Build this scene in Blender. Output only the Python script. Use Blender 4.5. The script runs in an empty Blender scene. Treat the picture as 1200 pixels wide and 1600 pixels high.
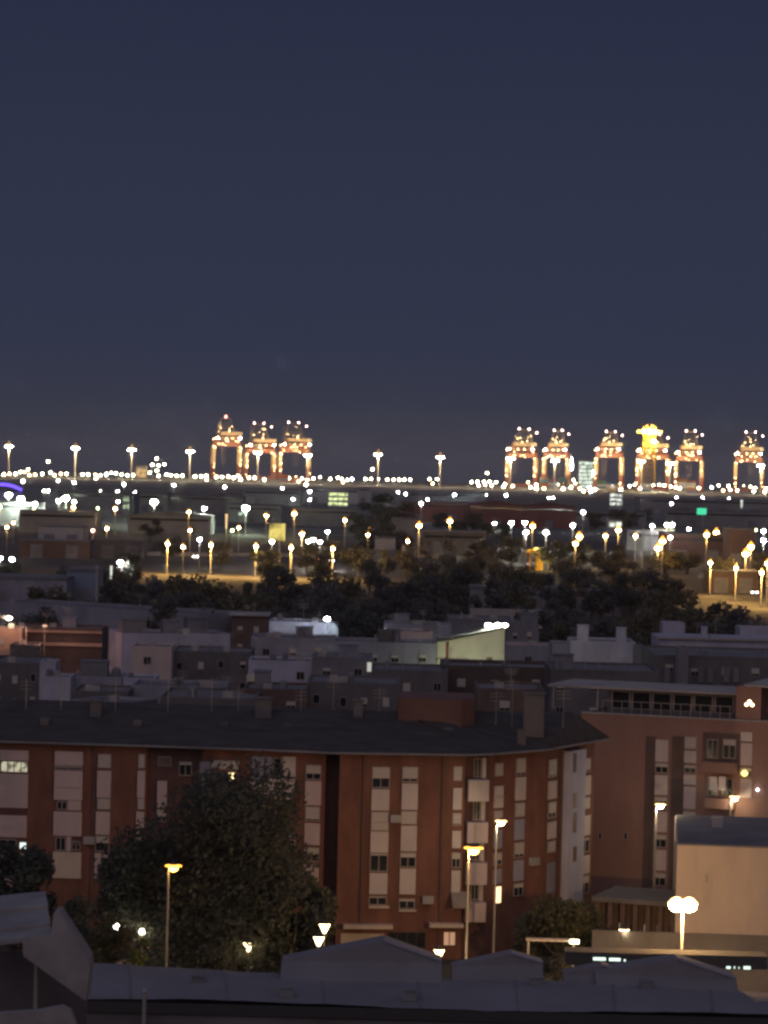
import bpy, bmesh, math, random
from mathutils import Vector, Matrix
R = math.radians
random.seed(11)
HAZE = 0.00004
sc = bpy.context.scene
col = sc.collection

# ------------------------------------------------------------------ camera
FPX, CX, CY, CAMZ = 5000.0, 600.0, 800.0, 36.0
PITCH = math.atan(85 / 5000.0)
ROLL = R(1.4)
CAM = Vector((0, 0, CAMZ))
_F = Vector((0, math.cos(PITCH), -math.sin(PITCH)))
_R0 = Vector((1, 0, 0)); _U0 = Vector((0, math.sin(PITCH), math.cos(PITCH)))
_R = math.cos(ROLL) * _R0 + math.sin(ROLL) * _U0
_U = -math.sin(ROLL) * _R0 + math.cos(ROLL) * _U0
cd = bpy.data.cameras.new('camera'); cam = bpy.data.objects.new('camera', cd); col.objects.link(cam)
cam.matrix_world = Matrix(((_R.x, _U.x, -_F.x, 0), (_R.y, _U.y, -_F.y, 0), (_R.z, _U.z, -_F.z, CAMZ), (0, 0, 0, 1)))
cd.sensor_fit = 'HORIZONTAL'; cd.sensor_width = 36; cd.lens = 36 * FPX / 1200
cd.clip_start = 1; cd.clip_end = 60000
cd.dof.use_dof = True; cd.dof.focus_distance = 240; cd.dof.aperture_fstop = 1.7
sc.camera = cam

# ------------------------------------------------------------------ world, sun, exposure
w = bpy.data.worlds.new('World'); sc.world = w; w.use_nodes = True
nt = w.node_tree; nt.nodes.clear()
out = nt.nodes.new('ShaderNodeOutputWorld'); bg = nt.nodes.new('ShaderNodeBackground')
tc = nt.nodes.new('ShaderNodeTexCoord'); sx = nt.nodes.new('ShaderNodeSeparateXYZ')
nt.links.new(tc.outputs['Generated'], sx.inputs[0])
rp = nt.nodes.new('ShaderNodeValToRGB'); nt.links.new(sx.outputs['Z'], rp.inputs['Fac'])
cr = rp.color_ramp
cr.elements[0].position = 0.0; cr.elements[0].color = (.040, .041, .058, 1)
cr.elements[1].position = 1.0; cr.elements[1].color = (.085, .095, .15, 1)
for p_, c_ in ((.012, (.036, .039, .062)), (.034, (.029, .035, .066)), (.085, (.027, .033, .065)), (.15, (.021, .026, .056)), (.4, (.04, .05, .09))):
    e_ = cr.elements.new(p_); e_.color = (*c_, 1)
mr = nt.nodes.new('ShaderNodeMapRange'); mr.inputs[1].default_value = .1; mr.inputs[2].default_value = -1.0
nt.links.new(sx.outputs['Y'], mr.inputs[0])
mx = nt.nodes.new('ShaderNodeMix'); mx.data_type = 'RGBA'
nt.links.new(mr.outputs[0], mx.inputs[0]); nt.links.new(rp.outputs[0], mx.inputs[6]); mx.inputs[7].default_value = (.17, .12, .125, 1)
sky = nt.nodes.new('ShaderNodeTexSky'); sky.sky_type = 'NISHITA'; sky.sun_disc = False
sky.sun_elevation = R(-4); sky.sun_rotation = R(180)
bg2 = nt.nodes.new('ShaderNodeBackground'); bg2.inputs[1].default_value = .02
add = nt.nodes.new('ShaderNodeAddShader')
nt.links.new(sky.outputs[0], bg2.inputs[0]); nt.links.new(mx.outputs[2], bg.inputs[0])
nt.links.new(bg.outputs[0], add.inputs[0]); nt.links.new(bg2.outputs[0], add.inputs[1]); nt.links.new(add.outputs[0], out.inputs[0])
bg.inputs[1].default_value = 1.0
sd = bpy.data.lights.new('afterglow', 'SUN'); sd.energy = .19; sd.angle = R(50); sd.color = (1, .88, .96)
so = bpy.data.objects.new('afterglow', sd); col.objects.link(so)
so.rotation_euler = (R(58), 0, R(-12))
sc.view_settings.view_transform = 'Standard'; sc.view_settings.look = 'None'
sc.view_settings.exposure = 0; sc.view_settings.gamma = 1
sc.cycles.use_denoising = True
sc.cycles.pixel_filter_type = 'BLACKMAN_HARRIS'; sc.cycles.filter_width = 2.7
sc.cycles.max_bounces = 4; sc.cycles.diffuse_bounces = 2; sc.cycles.sample_clamp_indirect = 2

# ------------------------------------------------------------------ projection helpers (pixel of the 1200x1600 frame -> point at a distance)
def ray(x, y): return _F * FPX + (x - CX) * _R - (y - CY) * _U
def at(x, y, d):
    v = ray(x, y); return CAM + v * (d / v.y)
def onz(x, y, z):
    v = ray(x, y); return CAM + v * ((z - CAMZ) / v.z)
def hor(x): return 715 + math.tan(ROLL) * (x - 600)
def plan(x, d, y=1320):
    p = at(x, y, d); return Vector((p.x, p.y))

# ------------------------------------------------------------------ mesh helpers
class MB:
    def __init__(s): s.v = []; s.f = []; s.m = []; s.cur = 0
    def poly(s, pts):
        n = len(s.v); s.v += [Vector(p) for p in pts]; s.f.append(tuple(range(n, n + len(pts)))); s.m.append(s.cur)
    def hexa(s, b, t):
        n = len(s.v); s.v += [Vector(p) for p in b] + [Vector(p) for p in t]; k = len(b)
        s.f.append(tuple(range(n + k - 1, n - 1, -1))); s.f.append(tuple(range(n + k, n + 2 * k)))
        for i in range(k):
            j = (i + 1) % k; s.f.append((n + i, n + j, n + k + j, n + k + i))
        s.m += [s.cur] * (k + 2)
    def box(s, x0, x1, y0, y1, z0, z1):
        s.hexa([(x0, y0, z0), (x1, y0, z0), (x1, y1, z0), (x0, y1, z0)], [(x0, y0, z1), (x1, y0, z1), (x1, y1, z1), (x0, y1, z1)])
    def cyl(s, a, b, r0, r1=None, n=8):
        a = Vector(a); b = Vector(b); r1 = r0 if r1 is None else r1
        d = (b - a).normalized(); u = d.orthogonal().normalized(); w_ = d.cross(u)
        ring = lambda c, r: [c + (u * math.cos(2 * math.pi * i / n) + w_ * math.sin(2 * math.pi * i / n)) * r for i in range(n)]
        s.hexa(ring(a, r0), ring(b, r1))
    def lathe(s, c, prof, n=10):
        c = Vector(c)
        for (r0, z0), (r1, z1) in zip(prof, prof[1:]): s.cyl(c + Vector((0, 0, z0)), c + Vector((0, 0, z1)), max(r0, .005), max(r1, .005), n)
    def fb(s, fr, s0, s1, z0, z1, o0, o1):     # box in a facade frame
        P = lambda a, o, z: fr.o + fr.u * a + fr.n * o + Vector((0, 0, z))
        s.hexa([P(s0, o1, z0), P(s1, o1, z0), P(s1, o0, z0), P(s0, o0, z0)], [P(s0, o1, z1), P(s1, o1, z1), P(s1, o0, z1), P(s0, o0, z1)])
    def build(s, name, mats, parent=None, origin=None):
        me = bpy.data.meshes.new(name)
        if origin is None: origin = base_of(parent)
        me.from_pydata([v - origin for v in s.v], [], s.f)
        if not isinstance(mats, (list, tuple)): mats = [mats]
        for m_ in mats: me.materials.append(m_)
        me.polygons.foreach_set('material_index', s.m)
        bm = bmesh.new(); bm.from_mesh(me); bmesh.ops.recalc_face_normals(bm, faces=bm.faces); bm.to_mesh(me); bm.free()
        o = bpy.data.objects.new(name, me); col.objects.link(o)
        if parent: o.parent = parent
        else: o.location = origin
        return o
def base_of(p):
    v = Vector((0, 0, 0))
    while p: v = v + p.location; p = p.parent
    return v
class Fr:                                     # vertical facade frame between two plan points, n faces the viewer's side
    def __init__(s, A, B):
        s.o = Vector((A.x, A.y, 0)); d = Vector((B.x - A.x, B.y - A.y, 0)); s.L = d.length; s.u = d.normalized()
        s.n = Vector((s.u.y, -s.u.x, 0))
    def hit(s, x, y):
        v = ray(x, y); t = (s.o - CAM).dot(s.n) / v.dot(s.n); p = CAM + v * t
        return (p - s.o).dot(s.u), p.z
    def rect(s, x0, x1, y0, y1):
        ym = (y0 + y1) / 2; xm = (x0 + x1) / 2
        return s.hit(x0, ym)[0], s.hit(x1, ym)[0], s.hit(xm, y1)[1], s.hit(xm, y0)[1]
def tag(o, label=None, cat=None, group=None, kind=None):
    if label: o['label'] = label
    if cat: o['category'] = cat
    if group: o['group'] = group
    if kind: o['kind'] = kind
    return o
def thing(name, loc, label, cat, group=None):
    o = bpy.data.objects.new(name, None); col.objects.link(o); o.location = loc; o.empty_display_size = .5
    return tag(o, label, cat, group)
def kids(o): return [c for c in col.objects if c.parent is o]
KC = {}
def copy_tree(o, parent=None):
    c = o.copy(); col.objects.link(c)
    if parent: c.parent = parent
    for ch in KC.setdefault(o.name, kids(o)): copy_tree(ch, c)
    return c
def relabel(o, label, cat=None, group=None):
    for k in ('label', 'category', 'group'):
        if k in o.keys() and k != 'category': del o[k]
    return tag(o, label, cat, group)

# ------------------------------------------------------------------ materials
MC = {}
def mat(name, c, rough=.85, var=.25, scale=.6, c2=None, bump=0, metal=0, stretch=None, cracks=False):
    if name in MC: return MC[name]
    m = bpy.data.materials.new(name); m.use_nodes = True; n = m.node_tree; b = n.nodes['Principled BSDF']
    b.inputs['Roughness'].default_value = rough; b.inputs['Metallic'].default_value = metal
    t = n.nodes.new('ShaderNodeTexCoord'); mp = n.nodes.new('ShaderNodeMapping'); n.links.new(t.outputs['Object'], mp.inputs[0])
    if stretch: mp.inputs['Scale'].default_value = stretch
    z = n.nodes.new('ShaderNodeTexNoise'); z.inputs['Scale'].default_value = scale; z.inputs['Detail'].default_value = 6; z.inputs['Roughness'].default_value = .65
    n.links.new(mp.outputs[0], z.inputs['Vector'])
    r = n.nodes.new('ShaderNodeValToRGB'); n.links.new(z.outputs['Fac'], r.inputs[0])
    c2 = c2 or tuple(min(1, k * (1 + var)) for k in c)
    r.color_ramp.elements[0].position = .3; r.color_ramp.elements[0].color = (*[k * (1 - var) for k in c], 1)
    r.color_ramp.elements[1].position = .7; r.color_ramp.elements[1].color = (*c2, 1)
    n.links.new(r.outputs[0], b.inputs['Base Color'])
    if bump:
        bp = n.nodes.new('ShaderNodeBump'); bp.inputs['Strength'].default_value = bump; n.links.new(z.outputs['Fac'], bp.inputs['Height']); n.links.new(bp.outputs[0], b.inputs['Normal'])
    MC[name] = m; return m
def emat(name, c, s, sample=False):
    if name in MC: return MC[name]
    m = bpy.data.materials.new(name); m.use_nodes = True; b = m.node_tree.nodes['Principled BSDF']
    b.inputs['Base Color'].default_value = (.3, .3, .3, 1); b.inputs['Emission Color'].default_value = (*c, 1); b.inputs['Emission Strength'].default_value = s
    m.cycles.emission_sampling = 'AUTO' if sample else 'NONE'
    MC[name] = m; return m
def wmat(name, c, s, sc_=1.2):               # a lit interior seen through a window: uneven, with darker things in it
    if name in MC: return MC[name]
    m = bpy.data.materials.new(name); m.use_nodes = True; n = m.node_tree; b = n.nodes['Principled BSDF']
    b.inputs['Base Color'].default_value = (.05, .05, .05, 1)
    t = n.nodes.new('ShaderNodeTexCoord'); z = n.nodes.new('ShaderNodeTexNoise'); z.inputs['Scale'].default_value = sc_; z.inputs['Detail'].default_value = 3
    n.links.new(t.outputs['Object'], z.inputs['Vector']); r = n.nodes.new('ShaderNodeValToRGB'); n.links.new(z.outputs['Fac'], r.inputs[0])
    r.color_ramp.elements[0].position = .38; r.color_ramp.elements[0].color = (*[k * .18 for k in c], 1); r.color_ramp.elements[1].position = .55; r.color_ramp.elements[1].color = (*c, 1)
    n.links.new(r.outputs[0], b.inputs['Emission Color']); b.inputs['Emission Strength'].default_value = s
    m.cycles.emission_sampling = 'NONE'
    MC[name] = m; return m
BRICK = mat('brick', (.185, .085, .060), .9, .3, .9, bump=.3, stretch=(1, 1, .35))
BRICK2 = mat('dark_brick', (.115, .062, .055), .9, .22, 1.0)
BROWN = mat('brown_render', (.29, .175, .145), .9, .16, .35, stretch=(1, 1, .35))
WHITE = mat('white_render', (.58, .52, .49), .85, .12, .5, stretch=(1, 1, .4))
PINKW = mat('pink_render', (.54, .45, .44), .85, .12, .5, stretch=(1, 1, .4))
LILAC = mat('pale_wall', (.44, .45, .56), .9, .22, .25, stretch=(1, 1, .5))
LILAC2 = mat('grey_wall', (.27, .275, .34), .9, .28, .22, stretch=(1, 1, .5))
GREYW = mat('old_grey_wall', (.19, .195, .225), .9, .3, .25)
DARKW = mat('dark_wall', (.135, .13, .135), .9, .35, .2)
DBROWN = mat('brown_wall', (.13, .09, .08), .9, .3, .25)
PEACH = mat('peach_wall', (.55, .36, .28), .9, .2, .3)
CREAMW = mat('cream_wall', (.62, .60, .48), .9, .14, .4)
BEIGE = mat('beige_wall', (.56, .48, .40), .9, .14, .5, stretch=(1, 1, .35))
TILE = mat('roof_tile', (.060, .054, .054), .9, .4, .45, bump=.4, stretch=(1, 2.5, 1))
TILER = mat('red_tile', (.15, .075, .06), .9, .3, .7)
FLATR = mat('flat_roof', (.17, .17, .185), .9, .35, .15)
FLATD = mat('tarred_roof', (.09, .09, .095), .9, .35, .12)
MEMB = mat('membrane_roof', (.20, .20, .225), .75, .24, .12, stretch=(1, .5, 1), bump=.15)
CORR = mat('corrugated_roof', (.26, .26, .27), .6, .3, .5)
CONC = mat('concrete', (.36, .35, .34), .9, .2, .4)
METAL = mat('galvanised_steel', (.42, .40, .37), .45, .12, 2, metal=.5)
DMETAL = mat('dark_metal', (.06, .06, .065), .5, .1, 2, metal=.4)
FRAME = mat('white_frame', (.36, .33, .31), .5, .08, 2)
GLASS = mat('window_glass', (.022, .024, .03), .12, .1, 1)
SHUT = mat('roller_shutter', (.50, .46, .42), .6, .08, 3, stretch=(.1, .1, 6))
SHUTD = mat('brown_shutter', (.16, .11, .09), .6, .1, 3)
CRED = mat('crane_red', (.22, .085, .07), .6, .25, .25)
CCREAM = mat('crane_cream', (.58, .50, .36), .6, .15, .25)
CGREY = mat('crane_grey', (.30, .28, .27), .6, .2, .3)
LEAF = mat('dark_foliage', (.13, .14, .115), .95, .4, .5)
LEAFO0 = mat('warm_foliage', (.12, .11, .05), .95, .45, .4)
LEAF2 = mat('olive_foliage', (.12, .12, .07), .95, .4, .5)
for m_ in (LEAF, LEAF2, LEAFO0):
    n = m_.node_tree; b = n.nodes['Principled BSDF']; src = b.inputs['Base Color'].links[0].from_socket; o_ = n.nodes['Material Output']
    tr = n.nodes.new('ShaderNodeBsdfTranslucent'); df = n.nodes.new('ShaderNodeBsdfDiffuse'); mx_ = n.nodes.new('ShaderNodeMixShader'); mx_.inputs[0].default_value = .45
    n.links.new(src, tr.inputs[0]); n.links.new(src, df.inputs[0]); n.links.new(df.outputs[0], mx_.inputs[1]); n.links.new(tr.outputs[0], mx_.inputs[2]); n.links.new(mx_.outputs[0], o_.inputs[0])
BARK = mat('bark', (.12, .10, .085), .95, .3, 1.5)
ASPH = mat('asphalt', (.075, .075, .078), .85, .3, .05)
DIRT = mat('ground_soil', (.055, .052, .046), .95, .4, .01, c2=(.10, .095, .085))
YARD = mat('yard_concrete', (.16, .16, .155), .85, .35, .012, c2=(.26, .26, .25))
E_W = emat('white_lamp', (1, .97, .90), 420)
E_C = emat('cream_lamp', (1, .86, .56), 90)
E_O = emat('orange_lamp', (1, .66, .28), 120)
E_OD = emat('deep_orange_lamp', (1, .60, .18), 110)
E_G = emat('greenish_lamp', (.86, 1, .78), 420)
E_B = emat('bluish_lamp', (.82, .93, 1), 300)
E_CG = emat('tiny_cream_lamp', (1, .88, .55), 60)
E_P = emat('pinkish_lamp', (1, .62, .55), 25)
E_R = emat('red_lamp', (1, .16, .10), 22)
E_GL = emat('lantern_glass', (1, .74, .38), 9)
E_GLW = emat('lantern_white_glass', (1, .94, .80), 10)
CARP = [mat('car_paint_%d' % i, c, .3, .05, 1) for i, c in enumerate([(.3, .3, .32), (.6, .6, .6), (.05, .05, .06), (.3, .05, .04)])]
RUB = mat('tyre_rubber', (.03, .03, .03), .8, .1, 2)
def light(parent, loc, power, color, r=.3, spot=None, rot=None):
    ld = bpy.data.lights.new('lamp_light', 'SPOT' if spot else 'POINT'); ld.energy = power; ld.color = color; ld.shadow_soft_size = r
    if spot: ld.spot_size = R(spot); ld.spot_blend = .6
    o = bpy.data.objects.new('lamp_light', ld); col.objects.link(o); o.parent = parent; o.location = loc
    if rot: o.rotation_euler = rot
    return o

# ------------------------------------------------------------------ ground, water, roads
def sheet(name, pts, z, m):
    b = MB(); b.poly([(p[0], p[1], z) for p in pts]); return tag(b.build(name, m, None, Vector((0, 0, 0))), kind='structure')
sheet('ground', [(-9000, -300), (9000, -300), (9000, 22000), (-9000, 22000)], 0, DIRT)
sheet('port_pavement', [(-1500, 3300), (1500, 3300), (1500, 4950), (-1500, 4950)], .06, YARD)
SEA = bpy.data.materials.new('sea_water'); SEA.use_nodes = True
_b = SEA.node_tree.nodes['Principled BSDF']; _b.inputs['Base Color'].default_value = (.02, .022, .03, 1); _b.inputs['Roughness'].default_value = .02
sheet('sea', [(-9000, 4950), (9000, 4950), (9000, 21900), (-9000, 21900)], .12, SEA)
sheet('industrial_yard', [(-900, 1450), (900, 1450), (900, 3300), (-900, 3300)], .05, mat('yard_ground', (.10, .105, .10), .9, .4, .012, c2=(.2, .21, .2)))
sheet('street', [(-60, 196), (60, 196), (60, 222), (-60, 222)], .02, ASPH)
def g(x, y): p = onz(x, y, 0); return (p.x, p.y)
sheet('road', [g(20, 861), g(150, 866), g(300, 880), g(440, 883), g(640, 884), g(640, 876), g(450, 868), g(300, 868), g(150, 856), g(20, 853)], .05, ASPH)
sheet('highway', [g(1075, 904), g(1215, 932), g(1300, 948), g(1300, 925), g(1215, 912), g(1100, 898)], .05, ASPH)

# ------------------------------------------------------------------ windows
def window(par, fr, s0, s1, z0, z1, shut=0.0, lit=None, o=.02, mull=1, fm=None, sm=None):
    f = MB(); t = .06
    f.fb(fr, s0, s0 + t, z0, z1, o, o + .07); f.fb(fr, s1 - t, s1, z0, z1, o, o + .07)
    f.fb(fr, s0 + t, s1 - t, z1 - t, z1, o, o + .07); f.fb(fr, s0 + t, s1 - t, z0, z0 + t, o, o + .07)
    for k in range(mull):
        c = s0 + (s1 - s0) * (k + 1) / (mull + 1); f.fb(fr, c - t / 2, c + t / 2, z0 + t, z1 - t, o, o + .07)
    w_ = f.build('window', fm or FRAME, par)
    p = MB(); p.fb(fr, s0 + t, s1 - t, z0 + t, z1 - t, o, o + .02); p.build('pane', lit or GLASS, w_)
    if shut > 0:
        q = MB(); q.fb(fr, s0 + t, s1 - t, z1 - t - (z1 - z0 - 2 * t) * shut, z1 - t, o + .075, o + .1); q.build('shutter', sm or SHUT, w_)
    return w_
def prect(par, name, fr, r, o0, o1, m):
    s0, s1, z0, z1 = fr.rect(*r); b = MB(); b.fb(fr, s0, s1, z0, z1, o0, o1); return b.build(name, m, par)

# ------------------------------------------------------------------ red brick apartment block
def red_block():
    root = thing('apartment_block', Vector((0, 232, 0)), 'long curved red brick apartment block with white window columns and a dark tiled roof', 'building')
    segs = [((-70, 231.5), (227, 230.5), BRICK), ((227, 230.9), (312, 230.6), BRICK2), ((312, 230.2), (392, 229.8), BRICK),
            ((392, 229.8), (505, 229.2), BRICK), ((505, 230.4), (528, 230.4), BRICK2), ((528, 228.6), (724, 229.6), BRICK), ((724, 230.6), (762, 231.0), BRICK2),  # set-back stretches take darker brick, their shade put into the colour
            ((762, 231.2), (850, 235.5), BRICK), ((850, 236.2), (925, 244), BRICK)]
    frs = []
    EAVE = 14.75
    for (a, da), (b, db), m in segs:
        fr = Fr(plan(a, da), plan(b, db)); frs.append(fr)
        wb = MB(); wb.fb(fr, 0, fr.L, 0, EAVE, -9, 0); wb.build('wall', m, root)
    # roof: eave line all along, ridge behind
    P = [plan(-75, 230.9), plan(227, 229.9), plan(392, 229.2), plan(520, 228.0), plan(724, 228.9), plan(768, 230.2), plan(850, 234.6), plan(948, 245.5)]
    r = MB(); g_ = MB()
    Q = []
    for i, p in enumerate(P):
        t = (P[min(i + 1, len(P) - 1)] - P[max(i - 1, 0)]).normalized(); Q.append(p + Vector((-t.y, t.x)) * (10 if i < len(P) - 1 else 1.0) + (t * -5 if i == len(P) - 1 else Vector((0, 0))))
    for i in range(len(P) - 1):
        a, b, c, d = P[i], P[i + 1], Q[i + 1], Q[i]
        r.hexa([(a.x, a.y, EAVE), (b.x, b.y, EAVE), (c.x, c.y, EAVE), (d.x, d.y, EAVE)], [(a.x, a.y, EAVE + .22), (b.x, b.y, EAVE + .22), (c.x, c.y, EAVE + 2.4), (d.x, d.y, EAVE + 2.4)])
        n = (b - a).normalized(); n = Vector((n.y, -n.x)) * .12; e = (b - a).normalized() * .0
        g_.hexa([(a.x + n.x, a.y + n.y, EAVE + .02), (b.x + n.x, b.y + n.y, EAVE + .02), (b.x, b.y, EAVE + .02), (a.x, a.y, EAVE + .02)],
                [(a.x + n.x, a.y + n.y, EAVE + .17), (b.x + n.x, b.y + n.y, EAVE + .17), (b.x, b.y, EAVE + .17), (a.x, a.y, EAVE + .17)])
    rf = r.build('roof', TILE, root); g_.build('gutter', GREYW, root)
    # stair tower and chimneys on the roof
    b = MB(); a = at(622, 1120, 236); c = at(742, 1120, 236); zt = at(680, 1092, 236).z
    pts = [(a.x, 236), (c.x - 1.0, 236), (c.x, 237.2), (c.x, 243), (a.x, 243)]
    b.hexa([(x, y, 15.5) for x, y in pts], [(x, y, zt) for x, y in pts]); t_ = b.build('stair_tower', mat('tower_brick', (.16, .09, .075), .9, .25, .4), root)
    p = at(670, 1138, 235.9); k = MB(); k.box(p.x - .45, p.x + .45, 235.9, 236.0, p.z - .35, p.z + .4); k.build('vent', DMETAL, t_)
    for x, y0, wd_ in ((412, 1092, 1.2), (560, 1096, .7), (835, 1085, 1.5), (150, 1096, .8)):
        p = at(x, y0, 236.5); k = MB(); k.box(p.x - wd_ / 2, p.x + wd_ / 2, 236.4, 237.3, 15.4, p.z); k.box(p.x - wd_ / 2 - .1, p.x + wd_ / 2 + .1, 236.3, 237.4, p.z, p.z + .12); k.build('chimney', DARKW, rf)
    ra = random.Random(3)
    for x in (40, 95, 180, 262, 330, 372, 470, 520, 592, 775, 800, 880):
        p = at(x, 1120, 238); h_ = ra.uniform(1.6, 2.8); b = MB(); b.cyl((p.x, 238, 16.2), (p.x, 238, 17 + h_), .035, .03, 5)
        for q in (.25, .5, .8): b.cyl((p.x - .5, 238, 17 + h_ - q), (p.x + .5, 238, 17 + h_ - q + .05), .02, .02, 4)
        b.build('aerial', METAL, root)
    for x in (70, 215, 350, 450, 700, 815):
        p = at(x, 1140, 234.5); b = MB(); b.box(p.x - .3, p.x + .3, 234.2, 234.8, 15.2, 16.3); b.build('roof_vent', DARKW, root)
    L, LD, LM, LB, LR, F1, F1d, F2, F3 = frs
    WG = wmat('cream_interior', (1, .95, .66), .55, 2.5)
    def panel(fr, r, m=PINKW, o=.14): return prect(root, 'wall_panel', fr, r, .003, o, m)
    def win(fr, r, **k): s0, s1, z0, z1 = fr.rect(*r); return window(root, fr, s0, s1, z0, z1, **k)
    # left wing columns
    panel(L, (0, 45, 1172, 1188)); win(L, (1, 44, 1189, 1207), lit=WG, mull=3)
    panel(L, (-1, 44, 1209, 1262)); prect(root, 'wall_panel', L, (-1, 43, 1263, 1272), .003, .05, BRICK2); panel(L, (-2, 42, 1274, 1308))
    win(L, (-2, 26, 1311, 1328)); win(L, (30, 42, 1315, 1327), lit=emat('cold_interior', (.8, 1, .9), 1.3), mull=0)
    panel(L, (-30, 40, 1332, 1385))
    panel(L, (86, 130, 1174, 1196)); win(L, (86, 129, 1197, 1203), mull=1, shut=.3)
    panel(L, (85, 129, 1204, 1250)); win(L, (89, 105, 1252, 1265), mull=1); panel(L, (106, 127, 1251, 1266), o=.1)
    panel(L, (84, 128, 1268, 1306)); win(L, (87, 103, 1308, 1329), mull=1); panel(L, (104, 111, 1307, 1330), o=.1); win(L, (112, 126, 1314, 1328), shut=.5, sm=SHUTD)
    panel(L, (83, 127, 1331, 1372), BEIGE)
    for c in ((153, 174), (216, 227)):
        x0, x1 = c
        win(L, (x0, x1, 1178, 1200), shut=1, mull=0); panel(L, (x0 - 1, x1 - .5, 1204, 1246)); win(L, (x0 - 1, x1 - 1, 1247, 1265), shut=1, mull=0)
        panel(L, (x0 - 3, x1 - 2, 1268, 1304)); win(L, (x0 - 4, x1 - 3, 1306, 1330), shut=.45, mull=0); panel(L, (x0 - 5, x1 - 4, 1333, 1372))
    win(LD, (247, 268, 1182, 1197), shut=1, sm=SHUTD); panel(LD, (246, 261, 1220, 1262), PINKW); win(LD, (245, 260, 1264, 1284), shut=.6); win(LD, (280, 300, 1190, 1212), shut=.2)
    win(LM, (330, 374, 1188, 1202), mull=2, shut=1); panel(LM, (312, 328, 1190, 1240), LILAC2); win(LM, (336, 372, 1206, 1222), mull=2)
    s0, s1, z0, z1 = LM.rect(358, 366, 1208, 1216); k = MB(); k.fb(LM, s0, s1, z0, z1, .11, .2); k.build('wall_light', emat('bulb_warm', (1, .75, .35), 5), root)
    panel(LM, (340, 372, 1240, 1262), LILAC2)
    # big white balcony
    s0, s1, z0, z1 = LB.rect(394, 462, 1182, 1246)
    k = MB(); k.fb(LB, s0, s1, z0, (z0 + z1) / 2 - .05, .003, 1.0); k.build('balcony', WHITE, root)
    panel(LB, (394, 425, 1182, 1213), LILAC2, .1); win(LB, (427, 440, 1184, 1213), mull=0); panel(LB, (442, 462, 1182, 1213), WHITE, .12)
    s0, s1, z0, z1 = LB.rect(394, 462, 1268, 1330); k = MB(); k.fb(LB, s0, s1, z0, (z0 + z1) / 2, .003, 1.0); k.build('balcony', WHITE, root)
    win(LB, (478, 502, 1195, 1218), shut=.6); panel(LB, (477, 502, 1220, 1258)); win(LB, (477, 500, 1260, 1283), shut=.9); panel(LB, (476, 500, 1286, 1320)); win(LB, (475, 499, 1324, 1346), shut=.5); panel(LB, (474, 498, 1349, 1384))
    for fr, x, y in ((L, 140, 1312), (F1, 618, 1278), (F1, 668, 1405), (F2, 832, 1345)):
        s_, z_ = fr.hit(x, y); k = MB(); k.fb(fr, s_ - .4, s_ + .4, z_ - .3, z_ + .25, .02, .38); k.build('air_unit', CONC, root)
    for fr, x in ((L, 146), (F1, 566), (F1, 690), (F3, 874)):
        s_, z_ = fr.hit(x, 1300); k = MB(); k.fb(fr, s_ - .06, s_ + .06, .2, EAVE - .1, .02, .14); k.build('downpipe', DBROWN, root)
    for fr, (x0, x1, y0, y1) in ((F1, (581, 606, 1268, 1284)), (L, (90, 126, 1222, 1230)), (F2, (773, 790, 1236, 1244))):
        s0, s1, z0, z1 = fr.rect(x0, x1, y0, y1); k = MB(); k.fb(fr, s0, s1, z0, z0 + .03, .2, .23)
        k.build('clothes_line', METAL, root)
    # front facade columns
    def stack(fr, x0, x1, tops, lean=-5, ws=()):
        for i, (y0, y1, kind) in enumerate(tops):
            dx = lean * (y0 - 1200) / 200
            if kind == 'p': panel(fr, (x0 + dx, x1 + dx, y0, y1), WHITE)
            elif kind == 'q': panel(fr, (x0 + dx, x1 + dx, y0, y1), LILAC2, .08)
            else: win(fr, (x0 + dx, x1 + dx, y0, y1), shut=float(kind))
    stack(F1, 581, 609, [(1198, 1231, '.55'), (1233, 1266, 'p'), (1268, 1298, '1'), (1299, 1332, 'p'), (1333, 1362, '.08'), (1364, 1397, 'p'), (1400, 1414, '.1')])
    stack(F1, 628, 653, [(1198, 1222, '.8'), (1224, 1265, 'p'), (1267, 1288, '1'), (1290, 1330, 'p'), (1332, 1355, '.3'), (1357, 1397, 'p'), (1404, 1420, '.2')])
    for r_ in ((535, 612, 1443, 1449), (669, 722, 1441, 1447)): prect(root, 'canopy', F1, r_, .003, .9, BEIGE)
    prect(root, 'sill', F1, (576, 608, 1415, 1419), .003, .15, BEIGE); prect(root, 'sill', F1, (623, 650, 1421, 1424), .003, .15, BEIGE)
    prect(root, 'shop_front', F1, (532, 600, 1458, 1478), .003, .2, BEIGE); s0, s1, z0, z1 = F1.rect(606, 665, 1456, 1482); window(root, F1, s0, s1, z0, z1, mull=3, fm=DMETAL)
    s0, s1, z0, z1 = F1.rect(692, 712, 1455, 1478); window(root, F1, s0, s1, z0, z1, lit=emat('warm_doorway', (1, .5, .28), .42), fm=DMETAL)
    stack(F1, 708, 722, [(1197, 1220, '1'), (1231, 1265, 'p'), (1270, 1290, '.9'), (1298, 1325, 'p'), (1332, 1356, '.4'), (1360, 1395, 'p')], -4)
    # white balconies in the bay
    for i, (ya, yb) in enumerate(((1217, 1250), (1283, 1315), (1346, 1380), (1408, 1438))):
        dx = -i * 1.6
        s0, s1, z0, z1 = F1d.rect(727 + dx, 759 + dx, ya, yb); k = MB(); k.fb(F1d, s0, s1, z0, z1, .003, .95); k.build('balcony', WHITE if i in (0,) else PINKW, root)
        win(F1d, (740 + dx, 752 + dx, ya - 32, ya - 2), mull=1); panel(F1d, (753 + dx, 759 + dx, ya - 33, ya - 1), WHITE, .1)
    # folded awning
    s0, s1, z0, z1 = F1.rect(704, 734, 1394, 1420); k = MB()
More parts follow.
